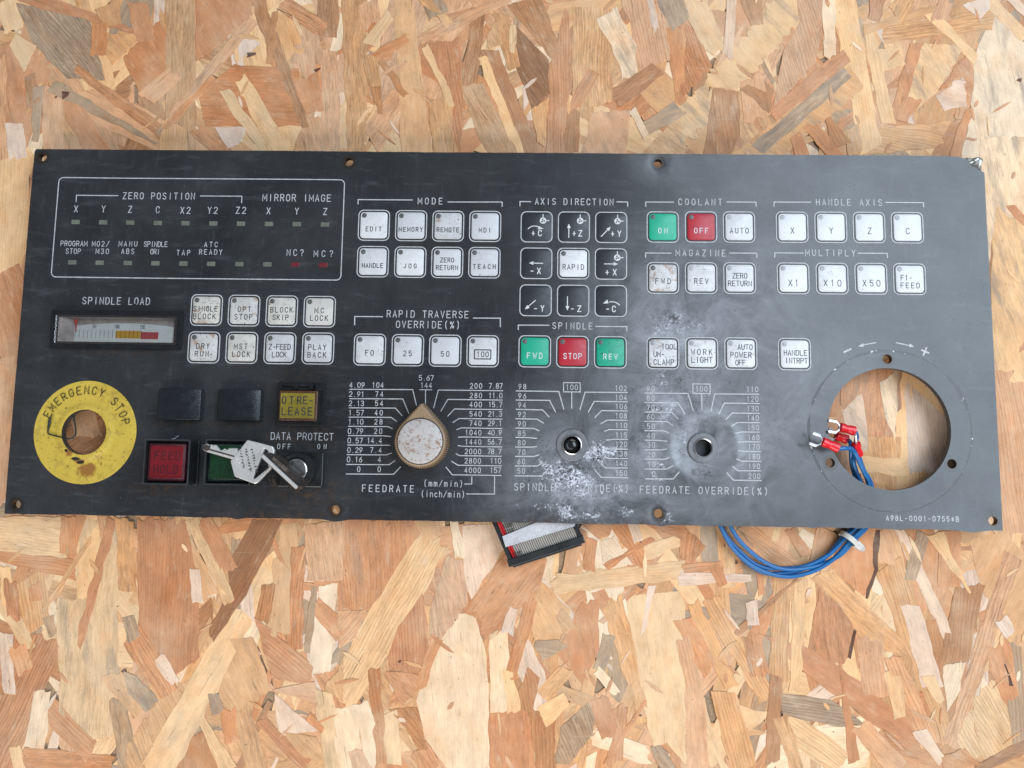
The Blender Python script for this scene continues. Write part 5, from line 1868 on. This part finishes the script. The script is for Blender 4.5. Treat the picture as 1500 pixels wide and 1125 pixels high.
# ------------------------------------------------------------------ lit push buttons
def push_button(name, outer_q, lens_q, hz, inner_h, lens_mat, edge_mat, ink, lines, label, cap=10, thick=.0016):
    x0, x1, y0, y1 = quad_rect(*outer_q, H + hz)
    cx, cy, W_, Hh = (x0 + x1) / 2, (y0 + y1) / 2, x1 - x0, y1 - y0
    mb = MB()
    mb.prism(rrect(W_ + .0004, Hh + .0004, .0008, 3), 0, .0018, .0003)
    mb.ringprism(rrect(W_, Hh, .0006, 3), rrect(W_ - thick, Hh - thick, .0004, 3), .0018, hz)
    b_ = part(name, mb, M['black'], panel, (cx, cy, H), label=label)
    mb = MB()
    mb.ringprism(rrect(W_ + .00005, Hh + .00005, .0006, 3), rrect(W_ - thick * .55, Hh - thick * .55, .0005, 3), 0, .00012)
    part('worn_rim', mb, M['grey_rim'], b_, (cx, cy, H + hz))
    u0, u1, v0, v1 = quad_rect(*lens_q, H + inner_h)
    lx, ly, lw, lh = (u0 + u1) / 2, (v0 + v1) / 2, u1 - u0, v1 - v0
    mb = MB()
    mb.prism(rrect(lw, lh, .0006, 3), 0, inner_h - .0018, .0006)
    part('lens_edge', mb, M[edge_mat], b_, (lx, ly, H + .0018), smooth=30)
    mb = MB()
    mb.prism(rrect(lw - .0022, lh - .0022, .0012, 4), 0, .00016, .00008)
    part('lens', mb, M[lens_mat], b_, (lx, ly, H + inner_h))
    mb = MB()
    for (s, wpx, ox, oy) in lines:
        text_mb(mb, s, ox * U, oy * U, wpx * U, cap * U, 1.5 * U, 0)
    part('lettering', mb, M[ink], b_, (lx, ly, H + inner_h + .0002))
    return b_


push_button('push_button', ((213, 643), (279, 644), (275.5, 710), (208, 710)), ((219, 649), (273, 650), (269.5, 705), (214.5, 704)), .0105, .0088, 'lens_red', 'lens_red_edge', 'red_ink',
            [('FEED', 36, 1, 9), ('HOLD', 34, 0, -10)], 'red square push button marked FEED HOLD', cap=11)
push_button('push_button', ((302, 643.5), (370, 644), (366, 711), (297.5, 710.5)), ((307, 650), (364, 651), (360, 706), (303, 705)), .0105, .0088, 'lens_green', 'lens_green_edge', 'green_ink',
            [('START', 42, -1, -10)], 'green square push button under the loose key', cap=11)


# amber release button with its open guard
x0, x1, y0, y1 = quad_rect((408, 566), (477, 567), (473, 624), (404, 623), H + .003)
cx, cy, W_, Hh = (x0 + x1) / 2, (y0 + y1) / 2, x1 - x0, y1 - y0
mb = MB()
mb.prism(rrect(W_, Hh, .0006, 3), 0, .0030, .0003)
mb.box(-W_ / 2 + .0004, W_ / 2 - .0002, Hh / 2 - .0016, Hh / 2 + .0018, .0002, .0048)
guard = part('guarded_button', mb, M['black'], panel, (cx, cy, H + .0001), label='amber push button marked OT RELEASE inside a black guard')
mb = MB()
mb.tube([(-W_ / 2 + .0014, Hh / 2 + .0006, .0056), (W_ / 2 - .0040, Hh / 2 + .0006, .0056)], .0010, 12)
for xx in (-W_ / 2 + .0018, -.002, W_ / 2 - .006):
    mb.box(xx, xx + .0016, Hh / 2 - .0012, Hh / 2 + .0020, .0048, .0072)
mb.box(W_ / 2 - .0034, W_ / 2 - .0010, -Hh / 2 + .001, Hh / 2 + .0014, .0028, .0066)
mb.box(W_ / 2 - .0010, W_ / 2 + .0001, -Hh / 2 + .0004, Hh / 2 + .0010, .0028, .0046)
part('guard_hinge', mb, M['black_gloss'], guard, (cx, cy, H + .0001))
li = .0072
u0, u1, v0, v1 = quad_rect((410.5, 571.5), (466.5, 572.5), (463, 617), (406.5, 616), H + li)
lx, ly, lw, lh = (u0 + u1) / 2, (v0 + v1) / 2, u1 - u0, v1 - v0
mb = MB()
mb.prism(rrect(lw, lh, .0006, 3), 0, li - .0028, .0005)
part('amber_edge', mb, M['amber'], guard, (lx, ly, H + .0028), smooth=30)
mb = MB()
mb.prism(rrect(lw - .0020, lh - .0024, .0004, 3), 0, .00018, .00008)
part('lens', mb, M['lens_yellow'], guard, (lx - .0003, ly, H + li))
mb = MB()
text_mb(mb, 'OT', -14.0 * U, 7.8 * U, 16 * U, 10 * U, 1.5 * U, 0)
text_mb(mb, 'RE-', 11.0 * U, 7.8 * U, 22 * U, 10 * U, 1.5 * U, 0)
text_mb(mb, 'LEASE', 0 * U, -8.2 * U, 43 * U, 10.5 * U, 1.5 * U, 0)
part('lettering', mb, M['black_print'], guard, (lx - .0003, ly, H + li + .0002))

# ------------------------------------------------------------------ key switch
x0, x1, y0, y1 = quad_rect((409, 662), (475, 663), (471, 714), (404, 713), H + .003)
mb = MB()
mb.prism(rrect(x1 - x0, y1 - y0, .0008, 3), 0, .0030, .0004)
lock = part('key_switch', mb, M['black'], panel, ((x0 + x1) / 2, (y0 + y1) / 2, H + .0001), label='black key switch with a bright metal lock face')
LZ = H + .0085
lc = P(433.5, 688.5, LZ)
mb = MB()
mb.lathe([(.0082, H + .0030), (.0082, LZ - .0010), (.0076, LZ - .0002), (.0058, LZ - .0001), (.0054, LZ - .0012), (.0001, LZ - .0012)], 48, 0, 0)
mb.v = [(x, y, z - LZ) for x, y, z in mb.v]
part('lock_collar', mb, M['black'], lock, (lc.x, lc.y, LZ), smooth=30)
mb = MB()
mb.lathe([(.0050, -.0014), (.0050, -.0002), (.0046, .0001), (.0001, .0001)], 40, 0, 0)
part('lock_face', mb, M['steel_clean'], lock, (lc.x, lc.y, LZ), smooth=30)
KD = Vector((.74, -.67, 0)).normalized()      # direction of the key slot
KN = Vector((-KD.y, KD.x, 0))
mb = MB()
ca, cb_ = KD * .0036, KN * .0008
qq = [ca + cb_, -ca + cb_, -ca - cb_, ca - cb_]
mb.prism([(v.x, v.y) for v in reversed(qq)][::-1], .0001, .0004)
part('keyhole', mb, M['black_gloss'], lock, (lc.x, lc.y, LZ))

# ------------------------------------------------------------------ feed rate knob
KZ = .0120
kc = P(615.4, 646.4, H + KZ)
mb = MB()


def teardrop(r, tip, n=120, knurl=0.0):
    out = []
    a_t = math.acos(r / tip)
    for k in range(n):
        a = -PI + 2 * PI * (k + .5) / n
        rr_ = r
        d = abs(a)
        if d < a_t:
            rr_ = min(tip - .0006, r / math.cos(a_t - d) * (1.0)) if d > .03 else tip - .0006
            rr_ = r / math.cos(a_t - d)
        if knurl and d > a_t * .25:
            rr_ += knurl * (1 if k % 2 else -1)
        an = PI / 2 + a
        out.append((rr_ * math.cos(an), rr_ * math.sin(an)))
    return out


rk = .0112
base_o = teardrop(rk + .0009, .0182, 150, .00034)
mid_o = teardrop(rk + .0006, .0176, 150, .00034)
top_o = teardrop(rk + .0001, .0172, 150, .0001)
n = len(base_o)
rings = [[(x, y, .0003) for x, y in base_o], [(x, y, KZ - .0016) for x, y in mid_o], [(x, y, KZ - .0004) for x, y in top_o], [(x * .94, y * .94, KZ) for x, y in top_o]]
mb.add([q for r_ in rings for q in r_], [(k * n + i, k * n + (i + 1) % n, (k + 1) * n + (i + 1) % n, (k + 1) * n + i) for k in range(3) for i in range(n)] + [tuple(range(3 * n, 4 * n))])
knob = part('pointer_knob', mb, M['knob_tan'], panel, (kc.x, kc.y, H), label='tan teardrop pointer knob with a pitted pale disc')
mb = MB()
mb.lathe([(.0105, -.0002), (.0105, .00025), (.01035, .0003), (.01015, .0001)], 64)
part('disc_groove', mb, M['black'], knob, (kc.x, kc.y, H + KZ))
mb = MB()
mb.lathe([(.0101, 0), (.0101, .0004), (.0098, .0006), (.0050, .00068), (.0001, .0007)], 64)
part('knob_disc', mb, M['knob_disc'], knob, (kc.x, kc.y, H + KZ), smooth=40)

# ------------------------------------------------------------------ bare shaft bushings
mb = MB()
dz = dent(DS.x, DS.y)
mb.lathe([(.0074, dz - .0002), (.0074, dz + .00035), (.0070, dz + .0006), (.0048, dz + .0006), (.0045, dz + .0009)], 48)
bush = part('bushing_washer', mb, M['washer'], panel, (DS.x, DS.y, H + .0001), smooth=30)
mb = MB()
mb.lathe([(.0046, .0002), (.0045, .0011), (.0041, .0013), (.0040, .0008), (.0040, -.004)], 40)
part('bright_rim', mb, M['steel_clean'], bush, (DS.x, DS.y, H + .0001), smooth=30)
mb = MB()
prof = [(.0040, -.0030)] + [(.0038 * math.cos(R(t)), -.0034 + .0030 * math.sin(R(t))) for t in range(0, 90, 10)] + [(.0001, -.0004)]
mb.lathe(prof, 40)
part('shaft_cap', mb, M['black_gloss'], bush, (DS.x, DS.y, H + .0001), smooth=60)
dz = dent(DC.x, DC.y)
mb = MB()
mb.lathe([(.0070, dz - .0003), (.0070, dz + .0006), (.0067, dz + .0009), (.0044, dz + .0009), (.0043, dz + .0006)], 48)
bush = part('bushing_washer', mb, M['washer'], panel, (DC.x, DC.y, H + .0001), smooth=30)
mb = MB()
pr = [(.0045, dz + .0006), (.0045, dz + .0013), (.0043, dz + .0016)]
for k in range(10):
    pr += [(.0039 + .0003 * (k % 2), dz + .0013 - k * .0007)]
mb.lathe(pr, 40)
part('threaded_bush', mb, M['steel_clean'], bush, (DC.x, DC.y, H + .0001), smooth=20)
mb = MB()
mb.lathe([(.0044, -.0080), (.0038, -.0078), (.0038, -.0020 + dz), (.0037, -.0019 + dz), (.0036, -.0078), (.0001, -.0079)], 32)
part('shaft_end', mb, M['black_gloss'], bush, (DC.x, DC.y, H + .0001), smooth=60)

# ------------------------------------------------------------------ the two keys
def px_poly(pts, z):
    q = [P(x, y, z) for x, y in pts]
    return [(v.x, v.y) for v in q]


def ccw(p):
    a = sum(p[i - 1][0] * p[i][1] - p[i][0] * p[i - 1][1] for i in range(len(p)))
    return p if a > 0 else p[::-1]


def plate_with_hole(outer_, hole_, z0, z1):
    """thin plate with a window, triangulated by cdt"""
    pts_ = [Vector(p) for p in outer_] + [Vector(p) for p in hole_]
    no, nh = len(outer_), len(hole_)
    ed = [(i, (i + 1) % no) for i in range(no)] + [(no + i, no + (i + 1) % nh) for i in range(nh)]
    r_ = delaunay_2d_cdt(pts_, ed, [], 1, 1e-8)
    v_, f_ = r_[0], r_[2]
    m = MB()
    N_ = len(v_)
    fs_ = []
    e_ = set()
    for q in f_:
        c = sum((v_[i] for i in q), Vector((0, 0))) / 3
        if not in_poly(c.x, c.y, outer_) or (nh and in_poly(c.x, c.y, hole_)):
            continue
        q = tuple(q)
        if (v_[q[1]] - v_[q[0]]).cross(v_[q[2]] - v_[q[0]]) < 0:
            q = q[::-1]
        fs_.append(q)
        for i in range(3):
            e_.add((q[i], q[(i + 1) % 3]))
    out = list(fs_) + [tuple(N_ + i for i in reversed(q)) for q in fs_]
    for a, b in e_:
        if (b, a) not in e_:
            out.append((b, a, N_ + a, N_ + b))
    m.add([(p.x, p.y, z1) for p in v_] + [(p.x, p.y, z0) for p in v_], out)
    return m


K1Z = H + .0148
root = bpy.data.objects.new('key', None)
COL.objects.link(root)
k0 = P(365, 672, K1Z)
root.location = (k0.x, k0.y, K1Z)
tag(root, 'flat silver key lying across the green START button with rusty blade tip', 'key')
outer_ = [(364.5, 644.7), (384, 649.5), (401, 654), (404, 660), (401, 676), (399.5, 686), (379, 707.3), (375, 708.6), (348, 698.8), (345.5, 697), (340, 675)]
outer_ = px_poly(outer_, K1Z)
hole_ = px_poly([(389.3, 657), (395, 660), (393, 676), (396, 684.5), (375.5, 701.2), (372.5, 700.8)], K1Z)
mbk = plate_with_hole(outer_, hole_, 0, .0020)
bow = part('key_bow', mbk, M['steel'], root, (0, 0, K1Z))
bv = bow.modifiers.new('soft edge', 'BEVEL')
bv.width = .00035
bv.segments = 2
bv.limit_method = 'ANGLE'
blade = [(341, 672.5), (338, 671.5), (305, 662), (299, 658.6), (298, 654.5), (300.5, 651.5), (305, 649.8), (308, 652), (311.5, 650.8), (314, 652.5), (318, 651.4), (321.5, 655.5), (325, 660), (328.5, 658.7),
         (331, 656.5), (334, 659.5), (337.5, 656.4), (341.5, 656.7), (345, 656.4), (350, 656.6), (352, 668)]
mbk = plate_with_hole(px_poly(blade, K1Z), [], .0001, .0018)
bl_ = part('key_blade', mbk, M['steel'], root, (0, 0, K1Z))
bv = bl_.modifiers.new('soft edge', 'BEVEL')
bv.width = .0003
bv.limit_method = 'ANGLE'
bl_['label'] = 'notched blade, brown at the tip'
# milled groove along the blade and raised worn marks on the bow
mb = MB()
g1 = px_poly([(306, 657.5), (345, 668.5)], K1Z)
mb.stroke(g1, .0007, .00186)
part('blade_groove', mb, M['steel_rusty'], root, (0, 0, K1Z))
mb = MB()
rr2 = random.Random(3)
for col_ in range(3):
    for k in range(9):
        bx = 355 + col_ * 9 + k * .9 - 1.5
        by = 657.5 + k * 4.1 + col_ * .6
        if by > 697 - (2 - col_) * 4:
            continue
        for s in range(3):
            a = P(bx + rr2.uniform(-2, 2.2), by + rr2.uniform(-1.5, 1.5), K1Z)
            b = P(bx + rr2.uniform(-2.4, 2.4), by + rr2.uniform(-1.8, 1.8), K1Z)
            if (a - b).length > .0004:
                mb.tube([(a.x, a.y, .00198), ((a.x + b.x) / 2, (a.y + b.y) / 2, .00210), (b.x, b.y, .00198)], .00016, 6)
part('worn_relief', mb, M['steel_rusty'], root, (0, 0, K1Z))
# rust-brown tip
mb = MB()
tip = px_poly([(299.2, 657.8), (298.8, 654.7), (301, 652.3), (304.6, 650.9), (308, 653), (311.5, 652.2), (309, 659.6), (304.8, 660.8)], K1Z)
mb.prism(ccw(tip), .0017, .00188)
part('rusty_tip', mb, M['steel_rusty'], root, (0, 0, K1Z))

# second key: upright in the lock
root2 = bpy.data.objects.new('key', None)
COL.objects.link(root2)
root2.location = (lc.x, lc.y, LZ)
tag(root2, 'dark tarnished key standing upright in the key switch seen edge on', 'key')


def upright(name, prof_uv, th, mat, hole_uv=None, loc=(0, 0, 0), bev=.0003):
    """outline in (along the slot, height), thickness across the slot"""
    m = plate_with_hole(prof_uv, hole_uv or [], -th / 2, th / 2)
    m.v = [tuple(KD * x + Vector((0, 0, 1)) * y + KN * z) for (x, y, z) in m.v]
    o = part(name, m, M[mat], root2, (lc.x, lc.y, LZ))
    o.location += Vector(loc)
    b = o.modifiers.new('soft edge', 'BEVEL')
    b.width = bev
    b.limit_method = 'ANGLE'
    return o


upright('key_blade', [(-.0030, -.004), (.0030, -.004), (.0030, .0040), (-.0030, .0040)], .0014, 'steel_rusty')
upright('key_bow', ccw([(-.0035, .0030), (.0040, .0030), (.0098, .0075), (.0112, .0165), (.0104, .0225), (-.0094, .0245), (-.0108, .0165), (-.0090, .0070)]), .0021, 'steel_rusty',
        ccw([(-.0078, .0160), (-.0060, .0215), (.0060, .0205), (.0080, .0165), (.0, .0135)]))
upright('bright_edge', ccw([(-.0096, .02445), (-.0096, .0250), (.0106, .0230), (.0106, .02245)]), .0015, 'steel')
# thin brown key tag wire hanging below
mb = MB()
a, b = P(398, 700, H + .006), P(401, 713, H + .001)
mb.tube([(a.x - lc.x, a.y - lc.y, H + .0100 - LZ), (b.x - lc.x, b.y - lc.y, H + .0012 - LZ)], .0003, 6)
a, b = P(404.5, 700, H + .006), P(404.5, 710, H + .003)
mb.tube([(a.x - lc.x, a.y - lc.y, H + .0100 - LZ), (b.x - lc.x, b.y - lc.y, H + .0040 - LZ)], .0006, 6)
part('rusty_splinter', mb, M['steel_rusty'], root2, (lc.x, lc.y, LZ))

# ------------------------------------------------------------------ wires, tie and terminals
def smooth_path(pts, sub=8):
    pts = [Vector(p) for p in pts]
    out = []
    n = len(pts)
    for i in range(n - 1):
        p0, p1, p2, p3 = pts[max(0, i - 1)], pts[i], pts[i + 1], pts[min(n - 1, i + 2)]
        for k in range(sub):
            t = k / sub
            out.append(.5 * ((2 * p1) + (-p0 + p2) * t + (2 * p0 - 5 * p1 + 4 * p2 - p3) * t * t + (-p0 + 3 * p1 - 3 * p2 + p3) * t ** 3))
    out.append(pts[-1])
    return out


WR = .00100


def fork(root_, tip_mid, neck, z, roll=0.0, tilt=0.0, scale=1.0):
    """spade terminal pointing from neck to tip, lying near height z"""
    d = (tip_mid - neck)
    L = d.length
    d.normalize()
    s = Vector((0, 0, 1)).cross(d).normalized()
    u = d.cross(s).normalized()
    s2 = s * math.cos(roll) + u * math.sin(roll)
    u2 = d.cross(s2)
    W = .0032 * scale
    th = .0008
    inner = .0019 * scale
    o_ = []
    out = [(0, -.0009), (.0012, -.0016), (L * .42, -W), (L * .95, -W * 1.02), (L, -W * .8), (L * .97, -inner)]
    arcp = [(L * .52 + 0 - inner * 1.0 * math.sin(R(t)) * 1.0, -inner * math.cos(R(t))) for t in range(0, 181, 22)]
    out += [(x, y) for x, y in arcp]
    out += [(L * .97, inner), (L, W * .8), (L * .95, W * 1.02), (L * .42, W), (.0012, .0016), (0, .0009)]
    m = plate_with_hole(ccw(out), [], -th / 2, th / 2)
    m.v = [tuple(neck + d * x + s2 * y + u2 * zz_ - root_.location) for (x, y, zz_) in m.v]
    o = part('fork_terminal', m, M['tinned'], root_, root_.location)
    b = o.modifiers.new('soft edge', 'BEVEL')
    b.width = .0002
    b.limit_method = 'ANGLE'
    return o


def sleeve(root_, a, b):
    d = (b - a)
    m = MB()
    pts_ = [a - root_.location + d * t for t in (0, .04, .3, .42, .55, .68, .96, 1.0)]
    rs = [.0016, .0021, .0022, .0019, .0019, .0022, .0023, .0019]
    m.tube(pts_, rs, 14, True, .88)
    part('sleeve', m, M['sleeve'], root_, root_.location, smooth=40)


def Z(px, py, z):
    return P(px, py, z)


loop = {
 0: [(1250, 660, .0270), (1262, 684, .0225), (1271, 705, .0160), (1277, 735, .0125), (1270, 765, .0115), (1247, 790, .0100), (1223, 817, .0085), (1190, 837, .0070), (1150, 844.5, .0060), (1108, 832, .0060), (1076, 806, .0065), (1058, 776, .0075), (1050, 745, .009), (1060, 700, .012)],
 1: [(1266, 690, .0190), (1275, 706, .0140), (1281, 735, .0115), (1275, 765, .0105), (1252, 790, .0090), (1229, 814, .0072), (1196, 829, .0060), (1152, 834, .0078), (1118, 822, .0080), (1087, 796, .0080), (1069, 768, .009), (1064, 740, .010), (1074, 700, .012)],
 2: [(1250, 672, .0190), (1254, 690, .0150), (1262, 708, .0115), (1270, 735, .0090), (1263, 763, .0085), (1240, 786, .0075), (1214, 812, .0060), (1180, 829, .0052), (1146, 832.5, .0052), (1112, 829, .0042), (1084, 808, .0040), (1061, 780, .0045), (1052, 745, .006), (1064, 700, .010)],
 3: [(1246, 650, .0200), (1247, 672, .0160), (1250, 690, .0120), (1259, 712, .0085), (1265, 735, .0065), (1258, 763, .0060), (1235, 787, .0055), (1208, 817, .0042), (1176, 834, .0034), (1148, 839.5, .0030), (1116, 838, .0030), (1086, 817, .0028), (1066, 790, .0030), (1052, 755, .004), (1068, 700, .008)],
}
WG = 'blue wires tied into one loop'
specs = [
 (0, 'blue wire whose fork terminal rests on the panel left of the round opening', (Z(1187.5, 641.5, H + .0065), Z(1206.5, 648.5, H + .0075)), (Z(1204, 646.5, H + .0075), Z(1228, 656.5, H + .0070)), .05, [(1229, 657, H + .0069), (1240, 656.5, H + .006)]),
 (1, 'blue wire with its red sleeve at the right of the bunch, fork terminal edge on', (Z(1253, 632, H + .0035), Z(1254, 650, H + .0005)), (Z(1253.5, 649, H + .0010), Z(1257.5, 667, H - .0030)), 1.15, [(1258, 668, H - .0034), (1261.5, 678, H - .006)]),
 (2, 'blue wire with the upper fork terminal at the left rim of the round opening', (Z(1213, 624, H + .0010), Z(1233, 627, H + .0010)), (Z(1230, 625.5, H + .0010), Z(1252, 631.5, H + .0002)), .12, [(1252.5, 632, H + .0001), (1255, 640, H - .003), (1252, 655, H - .0055)]),
 (3, 'blue wire ending in the lowest dark red sleeve behind the other terminals', (Z(1213, 634, H - .0050), Z(1226, 640, H - .0060)), (Z(1224, 638, H - .0060), Z(1241, 644, H - .0070)), .5, [(1242, 644.5, H - .0072)]),
]
for idx, lab, (tp, nk), (sa, sb), roll, lead in specs:
    r_ = bpy.data.objects.new('blue_wire', None)
    COL.objects.link(r_)
    r_.location = sb
    tag(r_, lab, 'wire', WG)
    pts = [sb + (sa - sb) * .15] + [P(*q) for q in lead] + [P(q[0], q[1], q[2] * .43 + .0007) for q in loop[idx]]
    path = [p - r_.location for p in smooth_path(pts, 7)]
    mb = MB()
    mb.tube(path, WR, 12)
    part('insulation', mb, M['wire'], r_, r_.location, smooth=60)
    fork(r_, tp, nk, 0, roll)
    sleeve(r_, sa, sb)

tc = P(1243, 789, .0044)
tie = bpy.data.objects.new('cable_tie', None)
COL.objects.link(tie)
tie.location = tc
tag(tie, 'milky white cable tie round the blue wires below the panel edge', 'cable tie')
td = (P(1230, 806, .0044) - P(1257, 772, .0044)).normalized()      # along the bundle
ts = Vector((0, 0, 1)).cross(td).normalized()
mb = MB()
n = 24
ra, rb = .0038, .0034
vs_, fs_ = [], []
for k in range(n):
    a = 2 * PI * k / n
    for (off, ex) in ((-.00115, 0), (.00115, 0), (.00115, .0008), (-.00115, .0008)):
        v = ts * ((ra + ex) * math.cos(a)) + Vector((0, 0, 1)) * ((rb + ex) * math.sin(a)) + td * off
        vs_.append(tuple(v))
for k in range(n):
    k2 = (k + 1) % n
    for j in range(4):
        j2 = (j + 1) % 4
        fs_.append((k * 4 + j, k2 * 4 + j, k2 * 4 + j2, k * 4 + j2))
mb.add(vs_, fs_)
part('strap', mb, M['tie'], tie, tc, smooth=40)
mb = MB()
hd = P(1252.5, 795.5, .0058) - tc
ax = Vector((hd.x, hd.y, 0)).normalized()
ay = Vector((-ax.y, ax.x, 0))
for (s0, s1, hw, z0, z1) in ((.0028, .0070, .0019, -.0010, .0032), (.0070, .0082, .0014, .0, .0024)):
    c8 = []
    for (a, b, c) in ((s0, -hw, z0), (s1, -hw * .8, z0), (s1, hw * .8, z0), (s0, hw, z0), (s0, -hw, z1), (s1, -hw * .8, z1 - .0008), (s1, hw * .8, z1 - .0008), (s0, hw, z1)):
        c8.append(tuple(ax * a + ay * b + Vector((0, 0, c))))
    mb.add(c8, [(3, 2, 1, 0), (4, 5, 6, 7), (0, 1, 5, 4), (1, 2, 6, 5), (2, 3, 7, 6), (3, 0, 4, 7)])
o = part('tie_head', mb, M['tie'], tie, tc)
b = o.modifiers.new('soft edge', 'BEVEL')
b.width = .0005
b.segments = 3
b.limit_method = 'ANGLE'

# ------------------------------------------------------------------ ribbon cable
RZ = .0072
rc = bpy.data.objects.new('ribbon_cable', None)
COL.objects.link(rc)
A0, A1 = P(751.5, 819, RZ), P(846.5, 788, RZ)       # along the connector
E = (A1 - A0)
EL = E.length
ex = E.normalized()
ey = Vector((-ex.y, ex.x, 0))                       # back under the panel
rc.location = A0
tag(rc, 'grey ribbon cable with red edge wire and black connector poking out below the panel', 'ribbon cable')
LEN = .052
sk = -.018 / .052 * .0

dirv = (P(727.6, 763.6, RZ) - P(751.6, 819.4, RZ))
dirv = dirv.normalized()
nrib = 31
rp = EL / nrib


def ribs(i0, i1):
    m = MB()
    sec = []
    for i in range(i0, i1):
        for t in range(5):
            a = PI * t / 4
            sec.append((i * rp + rp / 2 - math.cos(a) * rp / 2, math.sin(a) * .0011 - .0006))
    sec.append((i1 * rp, -.0009))
    sec.append((i0 * rp, -.0009))
    n_ = len(sec)
    steps = 10
    vs_ = []
    for k in range(steps + 1):
        f_ = k / steps
        o_ = dirv * (LEN * f_)
        zc = .0016 * math.sin(f_ * PI) * (0.4 + f_)
        for (x, z) in sec:
            v = ex * x + o_ + Vector((0, 0, z + zc))
            vs_.append(tuple(v))
    fs_ = [(k * n_ + i, k * n_ + (i + 1) % n_, (k + 1) * n_ + (i + 1) % n_, (k + 1) * n_ + i) for k in range(steps) for i in range(n_)]
    m.add(vs_, fs_)
    return m


part('ribbon', ribs(2, nrib), M['ribbon'], rc, A0, smooth=50)
part('red_conductor', ribs(0, 2), M['ribbon_red'], rc, A0, smooth=50)
mb = MB()


def boxl(m, x0, x1, y0, y1, z0, z1):
    c8 = [tuple(ex * a + ey * b + Vector((0, 0, c))) for (a, b, c) in ((x0, y0, z0), (x1, y0, z0), (x1, y1, z0), (x0, y1, z0), (x0, y0, z1), (x1, y0, z1), (x1, y1, z1), (x0, y1, z1))]
    m.add(c8, [(3, 2, 1, 0), (4, 5, 6, 7), (0, 1, 5, 4), (1, 2, 6, 5), (2, 3, 7, 6), (3, 0, 4, 7)])


boxl(mb, -.0028, EL + .0026, -.0030, .0006, -.0062, .0012)
boxl(mb, -.0012, EL + .0008, -.0040, -.0030, -.0062, -.0006)
o = part('connector', mb, M['black'], rc, A0)
b = o.modifiers.new('soft edge', 'BEVEL')
b.width = .0004
b.segments = 2
b.limit_method = 'ANGLE'
for (sx0, sx1) in ((-.0022, -.0004), (EL + .0004, EL + .0022)):
    mb = MB()
    vs_ = []
    for f_ in (0, 1):
        o_ = dirv * (.021 * f_)
        for (x, z) in ((sx0, -.004), (sx1, -.004), (sx1, .0010), (sx0, .0010)):
            vs_.append(tuple(ex * x + o_ + Vector((0, 0, z - .001 * f_))))
    mb.add(vs_, [(3, 2, 1, 0), (4, 5, 6, 7), (0, 1, 5, 4), (1, 2, 6, 5), (2, 3, 7, 6), (3, 0, 4, 7)])
    part('connector_arm', mb, M['black'], rc, A0)
mb = MB()
lz = RZ + .0026
lq = [P(735.5, 786, lz), P(740.5, 802, lz), P(842, 771, lz), P(846, 755, lz), P(806, 757, lz)]
mb.prism(ccw([(v.x - A0.x, v.y - A0.y) for v in lq]), .0012, .00165, .0001)
lab = part('cable_label', mb, M['ribbon_label'], rc, A0)
mb = MB()
rr3 = random.Random(11)
dlx = (P(842, 763, lz) - P(741, 793, lz)).normalized()
for row in range(2):
    for k in range(20):
        c = P(754 + k * 4.2, 789.5 - k * 1.28 + row * 6.5, lz) - A0
        for s in range(2):
            p0 = c + dlx * rr3.uniform(-.0004, .0004) + Vector((0, rr3.uniform(-.0006, .0006), 0))
            p1 = c + dlx * rr3.uniform(-.0004, .0004) + Vector((0, rr3.uniform(-.0006, .0006), 0))
            mb.stroke([(p0.x, p0.y), (p1.x, p1.y)], .00012, .00168 + .000004 * s, cap=False)
part('faint_marks', mb, M['ribbon'], lab, A0)
mb = MB()
for (bx, by) in ((737.5, 769.5), (740.5, 777.5), (752, 811)):
    for k in range(5):
        for row in range(2):
            c = P(bx + k * 2.7 + row * 1.0, by - k * .7 + row * 2.9, RZ + .002) - A0
            h = rr3.uniform(.0003, .0006)
            zz_ = .00235 if by < 800 else .00110
            mb.stroke([(c.x - .0001, c.y - h), (c.x + .0002, c.y + h)], .00036, zz_ + .00001 * row, cap=False)
part('printed_marks', mb, M['black'], rc, A0)

# ------------------------------------------------------------------ loose thread and shaving
th = bpy.data.objects.new('thread', None)
tz = H + .0014
pts = [P(73.5, 611, tz), P(72, 622, tz), P(70.5, 634, tz - .0003), P(78, 637.5, tz - .0003), P(88, 640, tz), P(97, 642.5, tz + .0004), P(105, 642, tz), P(110.5, 637, H + .0005), P(110.5, 625, H - .001), P(108.5, 612, H - .002), P(112, 604, H - .003), P(116, 600, H - .005)]
path = smooth_path(pts, 6)
mb = MB()
o0 = Vector(pts[0])
mb.tube([p - o0 for p in path], [.00062 if i < 9 else .00034 for i in range(len(path))], 8)
thr = part('thread', mb, M['thread'], None, o0, smooth=60)
tag(thr, 'dark bent thread across the left of the yellow ring', 'thread')
mb = MB()
c = P(257, 641, H + .0006)
mb.add([(-.0022, -.0005, 0), (-.0004, -.0003, .0002), (.0006, .0004, .0006), (.0022, .0012, .0012), (.0018, .0004, .0009), (.0006, -.0003, .0003), (-.0008, -.0009, 0),
        (0, -.0001, -.0003)], [(0, 6, 1), (1, 6, 5), (1, 5, 2), (2, 5, 4), (2, 4, 3), (0, 1, 7), (6, 0, 7), (5, 6, 7), (4, 5, 7), (1, 2, 7), (2, 3, 7), (3, 4, 7)])
sh = part('metal_shaving', mb, M['tinned'], None, c)
tag(sh, 'tiny bright metal shaving above the red FEED HOLD button', 'shaving')
